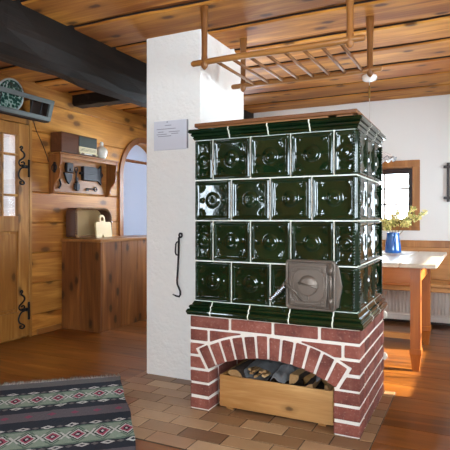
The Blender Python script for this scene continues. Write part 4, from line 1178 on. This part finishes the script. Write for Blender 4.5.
# ------------------------------------------------------------------ picture frame with crossed corners
t = thing('picture_frame', 'dark brown picture frame with crossed projecting corners on the white wall', 'picture', (1.33, YB, 1.23))
b = MB()
for x in (1.178, 1.49): b.box(x - .014, x + .014, YB - .024, YB, 1.233, 1.625, .003)
for z in (1.274, 1.584): b.box(1.134, 1.534, YB - .028, YB - .004, z - .013, z + .013, .003)
b.build('moulding', 'dark_wood', t)
b = MB(); b.box(1.19, 1.478, YB - .010, YB - .004, 1.285, 1.573, 0); b.build('print', 'picture', t)

# ------------------------------------------------------------------ pendant lamp
HX, HY = .60, 1.985
t = thing('pendant_lamp', 'white ruffled glass pendant lamp hanging over the dining table', 'lamp', (HX, HY, ZC))
b = MB(); b.lathe([(.045, 0), (.062, -.005), (.066, -.025), (.055, -.045), (.03, -.055), (.0, -.058)], (HX, HY, ZC + .003), 28); b.build('ceiling_rose', 'porcelain', t, fix=True)
b = MB(); b.tube([(HX, HY, ZC - .05), (HX, HY, 1.72)], .0035, 6); cdp = b.build('flex', 'white_cord', t)
b = MB(); b.lathe([(0, 2.215), (.008, 2.21), (.010, 2.18), (.006, 2.17), (.010, 2.16), (.010, 2.14), (.005, 2.13), (.009, 2.12), (.008, 2.105), (0, 2.10)], (HX, HY, 0), 14); b.build('pull_chain_links', 'brass', t, fix=True)
b = MB(); b.lathe([(0, 1.735), (.022, 1.73), (.026, 1.70), (.026, 1.655), (.035, 1.645), (.0, 1.64)], (HX, HY, 0), 20); b.build('socket', 'brass', t, fix=True)
def ruf(r, z, a):
    k = max(0, (r - .12) / .10); return r + .004 * k * math.cos(18 * a), z + .012 * k * math.cos(18 * a)
R0 = .215
pr2 = [(.03, 1.655), (.05, 1.652), (.09, 1.645), (.13, 1.632), (.165, 1.612), (.195, 1.588), (R0, 1.572), (R0 - .004, 1.568), (.19, 1.582), (.16, 1.606), (.125, 1.626), (.09, 1.638), (.05, 1.646), (.03, 1.65)]
b = MB(); b.lathe(pr2, (HX, HY, 0), 108, ruffle=ruf); b.build('shade', 'lamp_glass', t, fix=True)
b = MB(); b.tube([(HX + (R0 + .002 + .004 * math.cos(18 * a)) * math.cos(a), HY + (R0 + .002 + .004 * math.cos(18 * a)) * math.sin(a), 1.572 + .012 * math.cos(18 * a)) for a in [2 * PI * i / 108 for i in range(108)]], .004, 6, closed=True); b.build('shade_rim', 'plaque_edge', t)
b = MB(); b.lathe([(0, 1.645), (.012, 1.635), (.016, 1.615), (.028, 1.585), (.026, 1.565), (.012, 1.55), (0, 1.547)], (HX, HY, 0), 20); b.build('bulb', 'porcelain', t, fix=True)

# ------------------------------------------------------------------ rug
ang = math.radians(41.5)
RW, RL = 1.25, 2.05
t = thing('kilim_rug', 'striped grey, green and navy woven rug with diamonds and fringe on the floor', 'rug', (-.722, .262, .007))
t.rotation_euler = (0, 0, ang + PI)           # local +x runs along the fringe, +y down the rug
def rz(x, y):
    wx, wy = -.722 + math.cos(ang + PI) * x - math.sin(ang + PI) * y, .262 + math.sin(ang + PI) * x + math.cos(ang + PI) * y
    return (.0 if (wx > hx0 - .03 and wy > hy0 - .03 and wx < hx1 and wy < hy1) else -.0045)
b = MB(); vs, fs = [], []; nx, ny = 70, 110
for s in (0, 1):
    for i in range(nx + 1):
        for j in range(ny + 1):
            x, y = RW * i / nx, RL * j / ny
            z = rz(x, y) + (.0075 if s == 0 else .001) + (.0012 * math.sin(x * 9) * math.sin(y * 7) if s == 0 else 0)
            ex = .006 * math.sin(y * 6.5) + .003 * math.sin(y * 17)
            vs.append((x + ex, y + .004 * math.sin(x * 8), z))
N = (nx + 1) * (ny + 1)
for s in (0, 1):
    for i in range(nx):
        for j in range(ny):
            k = s * N + i * (ny + 1) + j; f = (k, k + ny + 1, k + ny + 2, k + 1); fs.append(f if s == 0 else f[::-1])
ring = [i * (ny + 1) for i in range(nx + 1)] + [nx * (ny + 1) + j for j in range(1, ny + 1)] + [i * (ny + 1) + ny for i in range(nx - 1, -1, -1)] + [j for j in range(ny - 1, 0, -1)]
for p, q in zip(ring, ring[1:] + ring[:1]): fs.append((p, q, q + N, p + N))
b.add(vs, fs, 0, .5, False)
t['_o'] = [0, 0, 0]; b.build('weave', 'rug', t, fix=True)
for e, sg in ((0.0, -1), (RL, 1)):
    b = MB(); x = .003
    while x < RW:
        ln = random.uniform(.05, .085); dx = random.uniform(-.012, .012)
        z0 = rz(x, e) + .005
        b.tube([(x, e - sg * .004, z0), (x + dx * .5, e + sg * ln * .5, rz(x, e + sg * ln * .5) + .005), (x + dx, e + sg * ln, rz(x, e + sg * ln) + .003)], [.0042, .0036, .0022], 5)
        x += .0075
    b.build('fringe', 'fringe', t)

# ------------------------------------------------------------------ light
w = bpy.data.worlds.new('sky'); bpy.context.scene.world = w; w.use_nodes = True
bg = w.node_tree.nodes['Background']; bg.inputs[0].default_value = (.78, .89, 1.0, 1); bg.inputs[1].default_value = 12.0
def portal(name, loc, rot, sx, sy):
    l = bpy.data.lights.new(name, 'AREA'); l.shape = 'RECTANGLE'; l.size = sx; l.size_y = sy; l.cycles.is_portal = True
    o = bpy.data.objects.new(name, l); C.objects.link(o); o.location = loc; o.rotation_euler = rot
def pw(win, face):
    u0, u1, z0, z1 = win; c = (u0 + u1) / 2; z = (z0 + z1) / 2
    if face == 'b': portal('window_portal', (c, YB + .178, z), (-PI / 2, 0, 0), u1 - u0, z1 - z0)
    if face == 'f': portal('window_portal', (c, YF - .158, z), (PI / 2, 0, 0), u1 - u0, z1 - z0)
    if face == 'l': portal('window_portal', (XL - .198, c, z), (PI / 2, 0, -PI / 2), u1 - u0, z1 - z0)
    if face == 'r': portal('window_portal', (XR + .158, c, z), (PI / 2, 0, PI / 2), u1 - u0, z1 - z0)
for wi, fc in ((WIN, 'b'), (WIN_W, 'b'), (WIN_FILL_R, 'r'), (WIN_R2, 'r'), (WIN_F1, 'f'), (WIN_FILL_F, 'f'), (WIN_FILL_L, 'l'), ((ay - ar, ay + ar, .5, az + ar), 'l'), (DOOR, 'l')): pw(wi, fc)
sl = bpy.data.lights.new('sun', 'SUN'); sl.energy = 12; sl.color = (1.0, .9, .76); sl.angle = math.radians(.6)
so = bpy.data.objects.new('sun', sl); C.objects.link(so)
so.rotation_euler = Vector((-.93, -.19, -.42)).to_track_quat('-Z', 'Y').to_euler(); so.location = (3, 6, 4)

# ------------------------------------------------------------------ camera
cam = bpy.data.cameras.new('camera'); co = bpy.data.objects.new('camera', cam); C.objects.link(co)
cam.sensor_fit = 'HORIZONTAL'; cam.sensor_width = 36; cam.lens = 509 / 450 * 36; cam.shift_y = -(225 - 218.57) / 450; cam.clip_start = .02
co.location = (1.4124, -2.5, 1.0673); co.rotation_euler = (PI / 2, 0, .4557)
sc = bpy.context.scene; sc.camera = co
sc.view_settings.view_transform = 'Standard'; sc.view_settings.look = 'None'; sc.view_settings.gamma = 1; sc.view_settings.use_curve_mapping = False
sc.view_settings.exposure = 1.66
try:
    sc.cycles.max_bounces = 10; sc.cycles.diffuse_bounces = 6; sc.cycles.glossy_bounces = 4; sc.cycles.transparent_max_bounces = 12
    sc.cycles.sample_clamp_indirect = 8; sc.cycles.caustics_reflective = False; sc.cycles.caustics_refractive = False
    sc.cycles.use_denoising = True
except Exception: pass
for o in bpy.data.objects:
    if '_o' in o.keys(): del o['_o']
